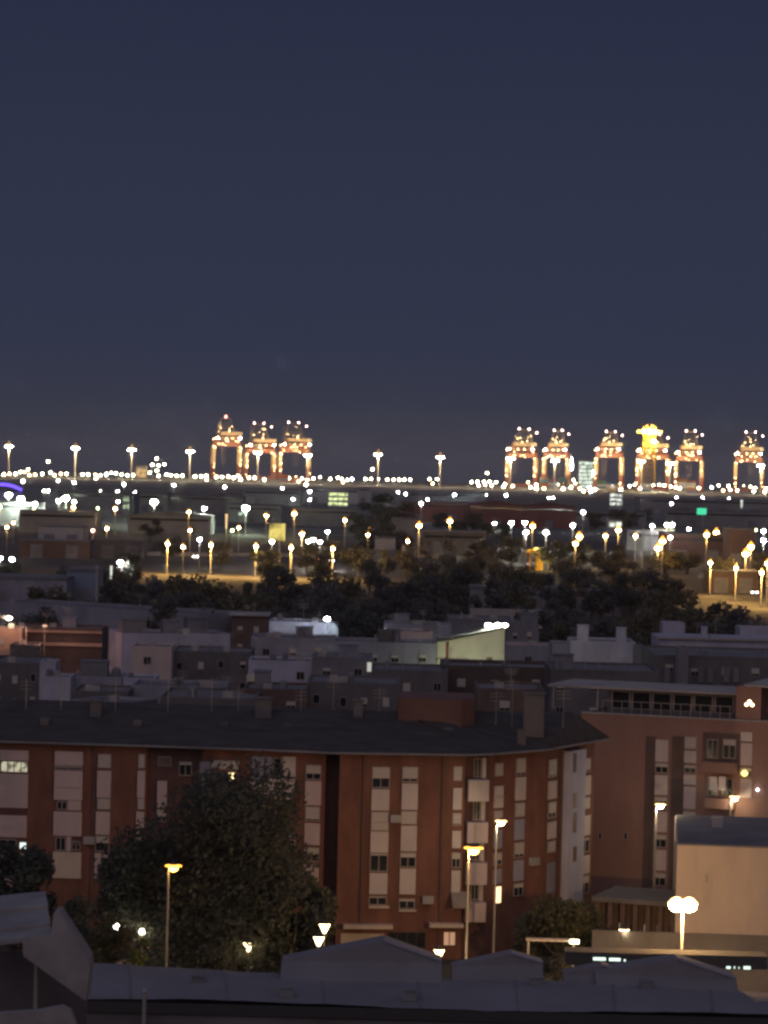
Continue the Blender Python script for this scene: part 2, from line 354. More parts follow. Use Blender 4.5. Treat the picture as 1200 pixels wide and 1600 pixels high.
    P_ = lambda s, o_, z: F1.o + F1.u * s + F1.n * o_ + Vector((0, 0, z))
    k.hexa([P_(s0, .1, z1), P_(s1, .1, z1), P_(s1, 1.3, z0 + .2), P_(s0, 1.3, z0 + .2)], [P_(s0, .1, z1 + .06), P_(s1, .1, z1 + .06), P_(s1, 1.3, z0 + .26), P_(s0, 1.3, z0 + .26)]); k.build('awning', mat('awning_cloth', (.24, .20, .17)), root)
    stack(F2, 772, 785, [(1192, 1213, '1'), (1228, 1262, 'p'), (1266, 1286, '.7'), (1296, 1326, 'q'), (1332, 1352, '.6'), (1358, 1380, 'q')], -3)
    stack(F2, 805, 820, [(1184, 1211, '.9'), (1214, 1250, 'p'), (1254, 1276, '1'), (1280, 1312, 'q'), (1316, 1340, '.8'), (1344, 1376, 'q'), (1380, 1400, '.3')], -4)
    s0, s1, z0, z1 = F2.rect(771, 783, 1384, 1412); window(root, F2, s0, s1, z0, z1, lit=emat('stair_light', (1, .62, .34), 2.2), mull=0, fm=DMETAL)
    stack(F3, 856, 868, [(1186, 1214, '.9'), (1220, 1248, 'p'), (1253, 1278, '.7'), (1284, 1310, 'p'), (1314, 1332, '1'), (1348, 1395, 'q')], -3)
    s0, s1, z0, z1 = F3.rect(878, 903, 1172, 1418); k = MB(); k.fb(F3, s0, s1, z0 - .1, z1, .003, .55); k.build('service_shaft', LILAC, root)
    for ya, yb in ((1176, 1206), (1238, 1262), (1268, 1300), (1322, 1345)):
        s0, s1, z0, z1 = F3.rect(885, 890, ya, yb); k = MB(); k.fb(F3, s0, s1, z0, z1, .551, .58); k.build('vent', SHUTD, root)
    stack(F3, 909, 921, [(1184, 1206, '.9'), (1212, 1242, 'p'), (1246, 1264, '1'), (1274, 1305, 'p'), (1310, 1332, '.1'), (1337, 1365, 'p'), (1368, 1396, '.4')], -3)
    return root
red_block()

# ------------------------------------------------------------------ brown block on the right
def brown_block():
    root = thing('apartment_block', Vector((24, 262, 0)), 'brown apartment block with a glazed roof terrace, right of the red brick block', 'building')
    fr = Fr(plan(905, 256, 1250), plan(1262, 250, 1250))
    zt = fr.hit(1100, 1124)[1]
    b = MB(); b.fb(fr, 0, fr.L, 0, zt, -14, 0); b.build('wall', BROWN, root)
    b = MB(); b.fb(fr, 0, fr.L, zt + .004, zt + .12, -.35, .08); b.build('coping', CONC, root)
    b = MB(); b.fb(fr, 1, fr.L, zt + .004, zt + .1, -13.5, -.36); b.build('terrace', FLATD, root)
    # penthouse: set back, glazed, with a projecting slab
    sA, z_ = fr.hit(940, 1110); sB, _ = fr.hit(1110, 1110)
    ztop = zt + 1.9
    b = MB(); b.fb(fr, sA - .2, sA + 10.5, zt + .1, ztop, -9, -2.4); pen = b.build('penthouse', DARKW, root)
    for i in range(6):
        window(pen, Fr2(fr, -2.4), sA + .2 + i * 1.7, sA + 1.7 + i * 1.7, zt + .35, ztop - .15, mull=0)
    b = MB(); b.fb(fr, sA - 5.0, sA + 10.8, ztop + .004, ztop + .18, -9.2, -1.6); b.build('roof_slab', CONC, root)
    b = MB()
    for k in (-4.6, -.9): b.fb(fr, sA + k, sA + k + .12, zt + .1, ztop, -1.9, -1.78)
    b.build('post', METAL, root)
    b = MB(); z0 = zt + .12
    for i in range(14): b.fb(fr, sA + i * .8, sA + i * .8 + .04, z0, z0 + .95, -.2, -.16)
    b.fb(fr, sA, sA + 10.5, z0 + .96, z0 + 1.0, -.2, -.15); b.build('railing', METAL, root)
    b = MB(); b.fb(fr, sA + 10.8, sA + 12.8, zt + .1, zt + 2.7, -8, -.5); b.build('lift_tower', BROWN, root)
    b = MB(); b.fb(fr, sA + 12.8, fr.L, zt + .1, zt + 2.4, -8, -2.2); ph = b.build('penthouse', DBROWN, root)
    window(ph, Fr2(fr, -2.2), sA + 13.2, sA + 16.6, zt + .4, zt + 2.1, mull=2)
    b = MB(); b.fb(fr, sA + 11.5, fr.L, zt + 2.704, zt + 2.9, -8.2, -.3); b.build('roof_slab', CONC, root)
    p = at(1171, 1100, 249.5)
    for dx, dz in ((-.22, -.05), (.22, -.07), (0, .18)):
        k = MB(); k.lathe((p.x + dx, p.y, p.z + dz), [(.02, -.12), (.13, -.05), (.13, .05), (.02, .12)], 8); k.build('wall_light', emat('terrace_bulb', (1, .62, .32), 14), root)
    # recessed dark bays and window columns
    for r_ in ((1006, 1022, 1150, 1400), (1047, 1068, 1150, 1400), (1098, 1156, 1145, 1205)):
        prect(root, 'recessed_bay', fr, r_, .003, .03, DBROWN)
    def panel(r, m=PINKW, o=.16): return prect(root, 'wall_panel', fr, r, .035, o, m)
    def win(r, **k): s0, s1, z0, z1 = fr.rect(*r); return window(root, fr, s0, s1, z0, z1, o=.04, **k)
    for x0, x1, t in ((1025, 1045, [(1156, 1190, 'p'), (1192, 1208, 'w'), (1211, 1242, 'p'), (1245, 1264, 'w'), (1268, 1300, 'q'), (1304, 1324, 'w'), (1328, 1360, 'q'), (1364, 1384, 'w')]),
                      (1070, 1089, [(1151, 1170, 'w1'), (1173, 1192, 'p'), (1195, 1208, 'w'), (1210, 1226, 'p'), (1229, 1264, 'q'), (1268, 1302, 'q'), (1306, 1324, 'w')]),
                      (1158, 1176, [(1144, 1158, 'p'), (1161, 1196, 'q'), (1199, 1214, 'w'), (1217, 1246, 'q')])):
        for y0, y1, k in t:
            dx = -(y0 - 1150) * .02
            r_ = (x0 + dx, x1 + dx, y0, y1)
            if k == 'p': panel(r_, WHITE)
            elif k == 'q': panel(r_, PINKW, .1)
            else: win(r_, shut=1 if k == 'w1' else .35)
    win((1105, 1122, 1155, 1185)); win((1130, 1150, 1155, 1185), shut=.3)
    s0, s1, z0, z1 = fr.rect(1100, 1152, 1190, 1206); k = MB(); k.fb(fr, s0, s1, z0, z1, .04, 1.0); k.build('balcony', BROWN, root)
    s0, s1, z0, z1 = fr.rect(1105, 1150, 1246, 1262); k = MB(); k.fb(fr, s0, s1, z0, z1, .04, 1.0); k.build('balcony', BROWN, root)
    for a, b_ in ((1112, 1124), (1127, 1138)):
        s0, s1, z0, z1 = fr.rect(a, b_, 1212, 1245); k = MB(); k.fb(fr, s0, s1, z0 + .6, z1, .9, .93); k.build('hanging_laundry', WHITE, root)
    win((1105, 1122, 1215, 1244)); win((1128, 1146, 1216, 1244))
    s0, s1, z0, z1 = fr.rect(1159, 1170, 1203, 1213); k = MB(); c = fr.o + fr.u * ((s0 + s1) / 2) + fr.n * .3; k.lathe((c.x, c.y, z0), [(.05, 0), (.26, .15), (.3, .3), (.12, .5)]); k.build('wall_light', emat('yellow_bulb', (1, .72, .22), 2.2), root)
    s0, s1, z0, z1 = fr.rect(1185, 1191, 1230, 1236); k = MB(); c = fr.o + fr.u * s0 + fr.n * .3; k.lathe((c.x, c.y, z0), [(.03, 0), (.14, .1), (.03, .25)]); k.build('wall_light', emat('white_bulb', (1, 1, 1), 6), root)
    for a in (935, 975): win((a, a + 6, 1300, 1312), mull=0)
def Fr2(fr, o):
    f = Fr.__new__(Fr); f.o = fr.o + fr.n * o; f.u = fr.u; f.n = fr.n; f.L = fr.L; return f
brown_block()

# ------------------------------------------------------------------ beige hall at the right, shops below
def beige_hall():
    fr = Fr(plan(1056, 225, 1400), plan(1275, 224.2, 1400)); zt = fr.hit(1130, 1323)[1]
    root = thing('beige_hall', Vector((25, 224, 0)), 'windowless beige walled hall with a flat grey roof, lit by the twin headed lamp', 'hall')
    b = MB(); b.fb(fr, 0, fr.L, 0, zt, -19, 0); b.build('wall', BEIGE, root)
    b = MB(); b.fb(fr, -.06, fr.L, zt + .004, zt + .12, -.3, .06); b.build('coping', GREYW, root)
    b = MB(); b.fb(fr, .1, fr.L, zt + .004, zt + .1, -18.9, -.31); b.build('roof', FLATR, root)
    s, z = fr.hit(1104, 1372); b = MB(); b.fb(fr, s - .08, s + .08, z - .3, z + .3, .003, .16); b.build('wall_light', CONC, root)
    s, z = fr.hit(1118, 1290); b = MB(); b.fb(fr, s, s + .8, zt + .1, zt + .9, -12, -11); b.build('roof_vent', CONC, root)
    # low perimeter wall in front
    r2 = thing('perimeter_wall', Vector((22, 219, 0)), 'low dark perimeter wall running in front of the beige hall', 'wall')
    A = plan(925, 219, 1470); B = plan(1275, 218, 1490); f2 = Fr(A, B); z = f2.hit(1100, 1462)[1]
    b = MB(); b.fb(f2, 0, f2.L, 0, z, -.25, 0); b.build('wall', DARKW, r2)
    b = MB(); b.fb(f2, -.05, f2.L, z + .003, z + .12, -.3, .06); b.build('coping', DARKW, r2)
    for i in range(9): b = MB(); b.fb(f2, i * 1.75 + .3, i * 1.75 + .52, 0, z - .02, .003, .1); b.build('pier', DARKW, r2)
    # arcade of shops between the lamp post and the red block
    r3 = thing('shop_arcade', Vector((15, 232, 0)), 'low arcade of shops with pale pillars under the brown block', 'building')
    f3 = Fr(plan(930, 232, 1430), plan(1056, 230, 1430)); zt = f3.hit(990, 1412)[1]
    b = MB(); b.fb(f3, 0, f3.L, 0, zt, -6, -1.2); b.build('wall', DBROWN, r3)
    b = MB(); b.fb(f3, -.2, f3.L, zt + .004, zt + .35, -6.1, .3); b.build('roof_slab', DARKW, r3)
    n = 6
    for i in range(n + 1):
        s = i * (f3.L - .4) / n; b = MB(); b.fb(f3, s, s + .35, 0, zt, -.5, 0); b.build('pillar', DBROWN, r3)
    for i in range(n):
        s = i * (f3.L - .4) / n + .5; window(r3, Fr2(f3, -1.2), s, s + .6, .8, 2.6, lit=wmat('shop_glow', (1, .8, .5), .25, 2.0) if i in (1, 3, 4) else None, mull=0, fm=DMETAL)
beige_hall()

# ------------------------------------------------------------------ trees
def crown_mesh(name, m, Rx, Rz, n, leaf, seed, lobes=14):
    rnd = random.Random(seed); bm = MB()
    cl = []
    for i in range(lobes):
        a = rnd.uniform(0, 6.283); rr = math.sqrt(rnd.uniform(.02, .52)) * Rx; zz = rnd.uniform(-.78, .74) * Rz
        k = math.sqrt(max(.1, 1 - (zz / Rz) ** 2)); cl.append((math.cos(a) * rr * k, math.sin(a) * rr * k, zz, rnd.uniform(.26, .48) * Rx))
    for i in range(n):
        c = rnd.choice(cl); d = Vector((rnd.gauss(0, 1), rnd.gauss(0, 1), rnd.gauss(0, .85))).normalized() * c[3] * rnd.uniform(.55, 1.08)
        p = Vector(c[:3]) + d; p.z += Rz
        u = Vector((rnd.gauss(0, 1), rnd.gauss(0, 1), rnd.gauss(0, 1))).normalized(); v = u.orthogonal().normalized(); s = leaf * rnd.uniform(.6, 1.3)
        w2 = u.cross(v)
        bm.poly([p + v * s, p + w2 * s * .7, p - v * s, p - w2 * s * .7])
    me = bpy.data.meshes.new(name); me.from_pydata(bm.v, [], bm.f); me.materials.append(m); return me
def tree(loc, H, Rx, me, label, group=None, name='tree', sc_=None, trunk_h=None, m=BARK):
    root = thing(name, loc, label, 'tree', group)
    return root
def make_tree(loc, H, Rx, n, leaf, seed, m, label, group=None, name='leafy_tree', th=.25, cat='tree', lobes=14):
    root = thing(name, loc, label, cat, group)
    Rz = H * (1 - th) / 2
    c = bpy.data.objects.new('crown', crown_mesh('crown', m, Rx, Rz, n, leaf, seed, lobes)); col.objects.link(c); c.parent = root; c.location = (0, 0, H * th)
    t = MB(); o = Vector(loc); tr = H * .022 + .05
    t.cyl(o, o + Vector((.1, 0, H * th * 1.3)), tr * 1.3, tr, 8)
    rnd = random.Random(seed + 5)
    for i in range(5):
        a = rnd.uniform(0, 6.28); t.cyl(o + Vector((.1, 0, H * th)), o + Vector((math.cos(a) * Rx * .6, math.sin(a) * Rx * .6, H * (th + .35))), tr * .6, tr * .15, 6)
    t.build('trunk', BARK, root)
    return root
def tree_at(x, ytop, d, Rx, n, leaf, seed, m, label, **k):
    p = at(x, ytop, d); return make_tree(Vector((p.x, d, 0)), p.z, Rx, n, leaf, seed, m, label, **k)
tree_at(338, 1200, 212, 7.4, 34000, .17, 1, LEAF, 'huge dark round tree standing in front of the red brick block', th=.03, lobes=46)
tree_at(232, 1272, 213, 3.3, 8000, .2, 2, LEAF, 'dark tree growing against the left side of the huge round tree', th=.1)
tree_at(450, 1290, 211, 3.6, 9000, .2, 12, LEAF, 'dark tree growing against the right side of the huge round tree', th=.1)
tree_at(122, 1400, 206, 2.3, 4000, .18, 3, LEAF, 'low dark tree between the white gabled canopy and the brick block', th=.08)
tree_at(28, 1312, 214, 3.0, 7000, .18, 4, LEAF, 'dark tree at the left edge in front of the brick block', th=.1)
tree_at(170, 1425, 198, 2.2, 2600, .14, 5, LEAF2, 'olive green bush beside the two small globe lamps', name='bush', cat='bush', th=.05)
tree_at(885, 1404, 224, 3.2, 4200, .16, 6, LEAF2, 'dark leafy tree at the foot of the red block beside the shop arcade', th=.12)
tree_at(835, 1418, 225, 1.9, 2000, .15, 7, LEAF, 'small dark tree left of the leafy one at the foot of the red block', th=.12)
tree_at(866, 1486, 193, 1.5, 2200, .12, 8, LEAF, 'round dark bush rising between the grey gable roofs', name='bush', cat='bush', th=.3)
tree_at(214, 1446, 204, 1.0, 900, .12, 9, mat('lit_foliage', (.16, .20, .05), .9, .4, .8), 'small bright green shrub glowing behind the thin globe lamp', name='shrub', cat='shrub', th=.1)

# ------------------------------------------------------------------ foreground roofs
def V(x, y, z): p = onz(x, y, z); return Vector((p.x, p.y, z))
def market():
    root = thing('market_hall', Vector((0, 180, 0)), 'long low hall with a grey membrane roof across the bottom, gable skylights on top', 'building')
    z = 6.6
    fl = V(128, 1560, z); fr_ = V(1290, 1590, z); bl = V(128, 1506, z); br = V(1290, 1552, z)
    # roof sheet: gently rumpled membrane
    b = MB(); nx, ny = 46, 5; rnd = random.Random(4)
    P = []
    for j in range(ny + 1):
        row = []
        for i in range(nx + 1):
            u, v = i / nx, j / ny
            p = (fl * (1 - u) + fr_ * u) * (1 - v) + (bl * (1 - u) + br * u) * v
            row.append(Vector((p.x, p.y, z + .10 * math.sin(u * 9 + v * 2) + .22 * (1 - abs(2 * v - 1)) + rnd.uniform(-.03, .03)))) 
        P.append(row)
    for j in range(ny):
        for i in range(nx): b.poly([P[j][i], P[j][i + 1], P[j + 1][i + 1], P[j + 1][i]])
    b.build('roof', MEMB, root)
    # front wall below the eave, fascia
    A = Vector((P[0][0].x, P[0][0].y)); B = Vector((P[0][-1].x, P[0][-1].y)); f = Fr(A, B)
    b = MB(); b.fb(f, 0, f.L, 0, z - .75, -.4, -.15); b.build('wall', DARKW, root)
    b = MB(); b.fb(f, 0, f.L, z - .7, z - .12, -.3, .05); b.build('fascia', DMETAL, root)
    b = MB(); b.fb(Fr(Vector((P[-1][0].x, P[-1][0].y)), Vector((P[-1][-1].x, P[-1][-1].y))), 0, f.L, 0, z - .15, -.2, .0); b.build('back_wall', DARKW, root)
    # seams and small vents on the roof
    for i in range(3, nx, 6):
        b = MB()
        for j in range(ny): b.cyl(P[j][i] + Vector((0, 0, .03)), P[j + 1][i] + Vector((0, 0, .03)), .05, .05, 5)
        b.build('roof_seam', mat('seam', (.2, .2, .23)), root)
    for x, y in ((310, 1538), (448, 1556), (640, 1560), (1010, 1545), (838, 1540)):
        p = V(x, y, z + .1); b = MB(); b.box(p.x - .35, p.x + .35, p.y - .3, p.y + .3, z, z + .55); b.box(p.x - .42, p.x + .42, p.y - .37, p.y + .37, z + .55, z + .62); b.build('roof_vent', GREYW, root)
    # gabled / pyramid skylights: apex, left foot, right foot, paler right rake
    def gable(ax, ay, lx, ly, rx, ry, d, dep, rake=True, m=MEMB):
        a = at(ax, ay, d); l = at(lx, ly, d); r = at(rx, ry, d)
        b = MB(); back = Vector((0, dep, 0)); fz = z - .1
        fa = a; F_ = [Vector((l.x, l.y - dep * .8, fz)), Vector((r.x, r.y - dep * .8, fz))]
        # front slope towards the camera, two side rakes, back slope
        b.poly([F_[0], F_[1], r, a, l]); b.poly([l, a, a + back, l + back]); b.poly([a, r, r + back, a + back])
        b.poly([l + back, a + back, r + back, Vector((r.x, r.y + dep, fz)), Vector((l.x, l.y + dep, fz))]); b.poly([F_[0], l, l + back, Vector((l.x, l.y + dep, fz))]); b.poly([F_[1], r, r + back, Vector((r.x, r.y + dep, fz))])
        g_ = b.build('gable_roof', m, root)
        k = MB()
        k.cyl(a + Vector((0, -.02, .02)), r + Vector((0, -.02, .02)), .10, .10, 6); k.build('lit_rake_strip', LILAC2, g_)  # pale strip on the right rake, its lit edge put into the colour
    gable(600, 1470, 440, 1502, 690, 1502, 180.2, 2.2)
    gable(800, 1490, 706, 1510, 848, 1504, 181, 1.6)
    gable(1060, 1499, 930, 1520, 1150, 1528, 180, 2.2)
    gable(940, 1508, 880, 1521, 985, 1522, 181, 1.5)
    # lit windows of the clerestory behind the gables
    WGc = emat('cool_shop_light', (.78, 1, .86), 1.5)
    fb_ = Fr(plan(900, 190.5, 1500), plan(1200, 190.5, 1500))
    for x0, x1, y0, y1 in ((925, 948, 1494, 1502), (950, 971, 1495, 1503), (973, 979, 1497, 1504), (1133, 1143, 1508, 1515), (1145, 1150, 1508, 1515), (1152, 1157, 1509, 1515), (1160, 1174, 1508, 1516)):
        s0, s1, z0, z1 = fb_.rect(x0, x1, y0, y1); window(root, fb_, s0, s1, z0, z1, lit=WGc, mull=0, fm=DMETAL)
    s0, s1, z0, z1 = fb_.rect(884, 1200, 1486, 1493); b = MB(); b.fb(fb_, s0, s1, 6, z1 - .2, -2, -.02); b.build('clerestory', FLATD, root)
market()
def canopy_bl():
    d = 120
    root = thing('gabled_canopy', Vector((-14, 120, 0)), 'pale gabled canopy with a ribbed roof and open dark front, bottom left corner', 'canopy')
    def prism(pts, d0, d1, name, m, par=root):
        a = [at(x, y, d0) for x, y in pts]; off = Vector((0, d1 - d0, 0)); b = MB(); b.hexa(a, [p + off for p in a]); return b.build(name, m, par)
    PW = mat('weathered_white_render', (.27, .26, .27), .9, .25, .7, bump=.2)
    prism([(36, 1494), (35, 1467), (79, 1461), (84, 1427), (92, 1426), (139, 1499), (141, 1510), (134, 1564)], d, d + 1.6, 'gable_wall', PW)
    # ribbed sloping roof made of courses
    ys0 = [(0, 1401), (72, 1393)]; n = 5
    rb = MB()
    for i in range(n):
        t0, t1 = i / n, (i + 1) / n - .02
        yl0 = 1400 + 72 * t0; yl1 = 1400 + 72 * t1; yr0 = 1393 + 70 * t0; yr1 = 1393 + 70 * t1
        dd0 = d + 8 - 7.6 * t0; dd1 = d + 8 - 7.6 * t1
        xr0 = 71 + 10 * t0; xr1 = 71 + 10 * t1
        a = [at(-60, yl1 + 6, dd1), at(xr1, yr1, dd1), at(xr0, yr0, dd0), at(-60, yl0 + 6, dd0)]
        rb.hexa([p - Vector((0, 0, .16)) for p in a], [p + Vector((0, 0, .02 + .10 * (1 if i % 2 else 0))) for p in a])
    rb.build('ribbed_roof', CORR, root)
    prism([(-60, 1478), (36, 1468), (36, 1473), (-60, 1483)], d + .2, d + .6, 'eave_beam', PW)
    for x, y0, y1 in ((57, 1508, 1580),):
        b = MB(); a = at(x, y0, d + 1); c = at(x - 1, y1, d + 1); b.cyl(Vector((a.x, a.y, 0)), a, .09, .09); b.build('post', METAL, root)
    b = MB(); a = at(-60, 1520, d + 6); c = at(138, 1500, d + 6); b.box(a.x, c.x, d + 5.8, d + 6, 0, a.z + .9); b.build('back_wall', DARKW, root)
    r2 = thing('low_parapet', Vector((-14, 112, 0)), 'weathered low parapet in the bottom left corner below the gabled canopy', 'wall')
    pts = [(-60, 1588), (60, 1580), (96, 1573), (110, 1580), (119, 1604), (119, 1640), (-60, 1640)]
    a = [at(x, y, 112) for x, y in pts]; b = MB(); b.hexa(a, [p + Vector((0, .5, 0)) for p in a]); b.build('wall', PW, r2)
    a0, a1 = at(0, 1700, 112), at(119, 1700, 112); b = MB(); b.box(a0.x - 1.5, a1.x, 112.003, 112.4, 0, at(60, 1636, 112).z); b.build('footing', PW, r2)
    # slim pipe sticking up in front of the hall
    p = at(226, 1549, 168); r3 = thing('vent_pipe', Vector((p.x, 168, 0)), 'slim pale vent pipe standing in front of the long hall, bottom left', 'pipe')
    b = MB(); b.cyl((p.x, 168, 0), p, .11, .11); b.build('pipe', METAL, r3); b = MB(); b.cyl(p, p + Vector((0, 0, .15)), .18, .05); b.build('cap', METAL, r3)
canopy_bl()

# ------------------------------------------------------------------ lamps near the blocks
def near_lamp(x, y, h, ecol, em, label, power, lc, arm=.9, twin=False, sag=0, head=.55, halo=None):
    halo = halo or HALO_O
    P = onz(x, y, h); X, Y = P.x, P.y
    root = thing('street_lamp', Vector((X - (0 if twin else arm * .35), Y, 0)), label, 'street lamp')
    o = base_of(root)
    b = MB(); b.cyl(o, o + Vector((0, 0, .9)), .16, .13, 10); b.cyl(o + Vector((0, 0, .9)), o + Vector((0, 0, h - .25)), .10, .065, 10); b.build('pole', METAL, root)
    arms = ((-1, 1) if twin else (1,))
    for s in arms:
        L = arm * (.6 if twin else .35)
        b = MB(); b.cyl(o + Vector((0, 0, h - .3)), o + Vector((s * L * .6, 0, h + .02)), .05, .045); b.cyl(o + Vector((s * L * .6, 0, h + .02)), o + Vector((s * L, 0, h + .08)), .045, .04); a = b.build('arm', METAL, root)
        c = o + Vector((s * L, 0, h))
        k = MB(); k.lathe(c + Vector((0, 0, .0)), [(head * .46, -.03), (head * (.78 if not twin else .52), .02), (head * (.76 if not twin else .5), .07), (head * .42, .13)], 18); k.build('halo_disc', halo, root)  # glowing disc added around the bulb to stand for its halo
        k = MB(); k.lathe(c + Vector((0, 0, .132)), [(head * .42, 0), (head * .34, head * .12), (head * .2, head * .22), (.05, head * .27)], 14); k.build('lamp_crown', halo if twin else DMETAL, root)  # on the twin lamp the crown glows too, as part of the halo
        k = MB(); k.lathe(c + Vector((0, 0, -.034 - head * .45)), [(.05, 0), (head * .26, head * .06), (head * .40, head * .18), (head * .45, head * .32), (head * .45, head * .45)], 14); k.build('lamp_glass', em, root)
        light(root, (s * L * .6, -.55, h - .1 - head * .5), power, lc, .12)
    return root
HALO_O = emat('amber_halo_glow', (1, .42, .05), 4); HALO_W = emat('gold_halo_glow', (1, .60, .25), 4)  # glow colours of the halo shapes added to the near lamps
OR = (1, .52, .16); WM = (1, .78, .50)
near_lamp(271, 1354, 9.3, 'o', emat('sodium_glass_a', (1, .56, .11), 7), 'orange street lamp in front of the huge dark round tree', 22, OR, head=.7)
near_lamp(740, 1326, 10.2, 'o', emat('sodium_glass_b', (1, .60, .13), 8), 'bright orange street lamp right of the front facade of the red brick block', 300, OR, head=.85)
near_lamp(783, 1284, 10.4, 'w', emat('warm_glass', (1, .80, .45), 20), 'warm white street lamp just behind and right of the bright orange one', 130, WM, halo=HALO_W)
near_lamp(1032, 1258, 10.0, 'w', emat('warm_glass', (1, .80, .45), 20), 'warm white street lamp in front of the brown block', 260, WM, halo=HALO_W)
near_lamp(1148, 1246, 10.0, 'w', emat('warm_glass', (1, .80, .45), 20), 'warm white street lamp in front of the balconies of the brown block', 80, WM, halo=HALO_W)
near_lamp(1067, 1412, 8.4, 'w', emat('floodlight_glass', (1, .80, .42), 90), 'blazing twin headed street lamp in front of the beige hall', 4300, (1, .54, .20), arm=.66, twin=True, head=1.05, halo=emat('blazing_halo_glow', (1, .62, .22), 9))

def lantern(x, y, h, em, label, name='lantern_post', kind='cone', power=60):
    P = onz(x, y, h); o = Vector((P.x, P.y, 0)); root = thing(name, o, label, 'lantern post')
    b = MB(); b.cyl(o, o + Vector((0, 0, .5)), .10, .06); b.cyl(o + Vector((0, 0, .5)), o + Vector((0, 0, h - .3)), .045, .035); b.build('pole', METAL, root)
    if kind == 'cone':
        b = MB(); b.lathe(o + Vector((0, 0, h - .36)), [(.09, 0), (.38, .6)], 6); b.build('lantern_glass', em, root)
        b = MB(); b.lathe(o + Vector((0, 0, h + .235)), [(.42, 0), (.26, .15), (.04, .3)], 6); b.build('lantern_cap', DMETAL, root)
    else:
        b = MB(); b.lathe(o + Vector((0, 0, h - .2)), [(.06, 0), (.17, .07), (.21, .2), (.17, .33), (.06, .4)], 12); b.build('globe', em, root)
    light(root, (0, -.5, h), power, (1, .74, .42), .2)
    return root
lantern(388, 1478, 3.7, E_GL, 'glowing cone lantern below the huge dark round tree')
lantern(507, 1449, 6.1, E_GL, 'upper glowing cone lantern at the left foot of the front facade')
lantern(498, 1469, 5.6, E_GL, 'lower glowing cone lantern at the left foot of the front facade')
lantern(686, 1489, 3.4, E_GL, 'glowing cone lantern at the right end of the lit gable edge')
lantern(975, 1457, 3.8, E_GL, 'glowing cone lantern in front of the shop arcade')
lantern(182, 1448, 4.6, E_GLW, 'small globe lamp left of the bright green shrub', kind='g', power=20)
lantern(222, 1456, 4.4, E_GLW, 'thin globe lamp on a lit white post right of the bright green shrub', kind='g', power=50)
lantern(156, 1474, 3.8, E_GL, 'low globe lamp beside the olive green bush', kind='g', power=20)
# plaza bits seen over the hall roof
def plaza():
    p = onz(210, 1480, 3.0); r = thing('kiosk', Vector((p.x, 204, 0)), 'small orange lit kiosk with a pointed roof behind the long hall', 'kiosk')
    X = p.x; b = MB(); b.box(X - 1.1, X + 1.1, 203, 205.2, 0, 2.5); b.build('wall', PEACH, r)
    b = MB(); c = [(X - 1.5, 202.6, 2.504), (X + 1.5, 202.6, 2.504), (X + 1.5, 205.6, 2.504), (X - 1.5, 205.6, 2.504)]; b.hexa(c, [(X - .1, 204, 3.5), (X + .1, 204, 3.5), (X + .1, 204.2, 3.5), (X - .1, 204.2, 3.5)]); b.build('roof', PEACH, r)
    r = thing('white_van', Vector((at(263, 1480, 205).x, 205, 0)), 'pale van parked behind the long hall beside the orange lit kiosk', 'van'); o = base_of(r)
    b = MB(); x, y = o.x, o.y; b.hexa([(x - 2.3, y - .9, .35), (x + 2.3, y - .9, .35), (x + 2.3, y + .9, .35), (x - 2.3, y + .9, .35)], [(x - 2.3, y - .8, 2.2), (x + 1.3, y - .8, 2.2), (x + 1.3, y + .8, 2.2), (x - 2.3, y + .8, 2.2)]); b.build('body', CARP[1], r)
    for a in (-1.5, 1.5):
        for c in (-.9, .9): b = MB(); b.cyl((x + a, y + c - .1, .33), (x + a, y + c + .1, .33), .33, .33, 12); b.build('wheel', RUB, r)
    b = MB(); b.box(x + .2, x + 1.2, y - .86, y - .83, 1.4, 1.95); b.build('window', GLASS, r)
plaza()
A_ = at(870, 1470, 214)
r = thing('flat_canopy', Vector((A_.x, 214, 0)), 'long thin lit canopy edge left of the cone lantern by the arcade', 'canopy')
f_ = Fr(plan(822, 214, 1470), plan(902, 214, 1470)); z_ = f_.hit(860, 1470)[1]
b = MB(); b.fb(f_, 0, f_.L, z_ - .05, z_ + .05, -.9, 0); b.build('slab', BEIGE, r)
b = MB(); b.fb(f_, .1, .25, 0, z_ - .054, -.4, -.25); b.build('post', METAL, r); b = MB(); b.fb(f_, f_.L - .3, f_.L - .15, 0, z_ - .054, -.4, -.25); b.build('post', METAL, r)
b = MB(); b.fb(f_, f_.L - .5, f_.L + .1, z_ - .1, z_ + .12, .003, .35); b.build('lamp', emat('canopy_lamp', (1, .85, .55), 9), r); light(r, (f_.L / 2, -1.2, z_ + .3), 60, WM)

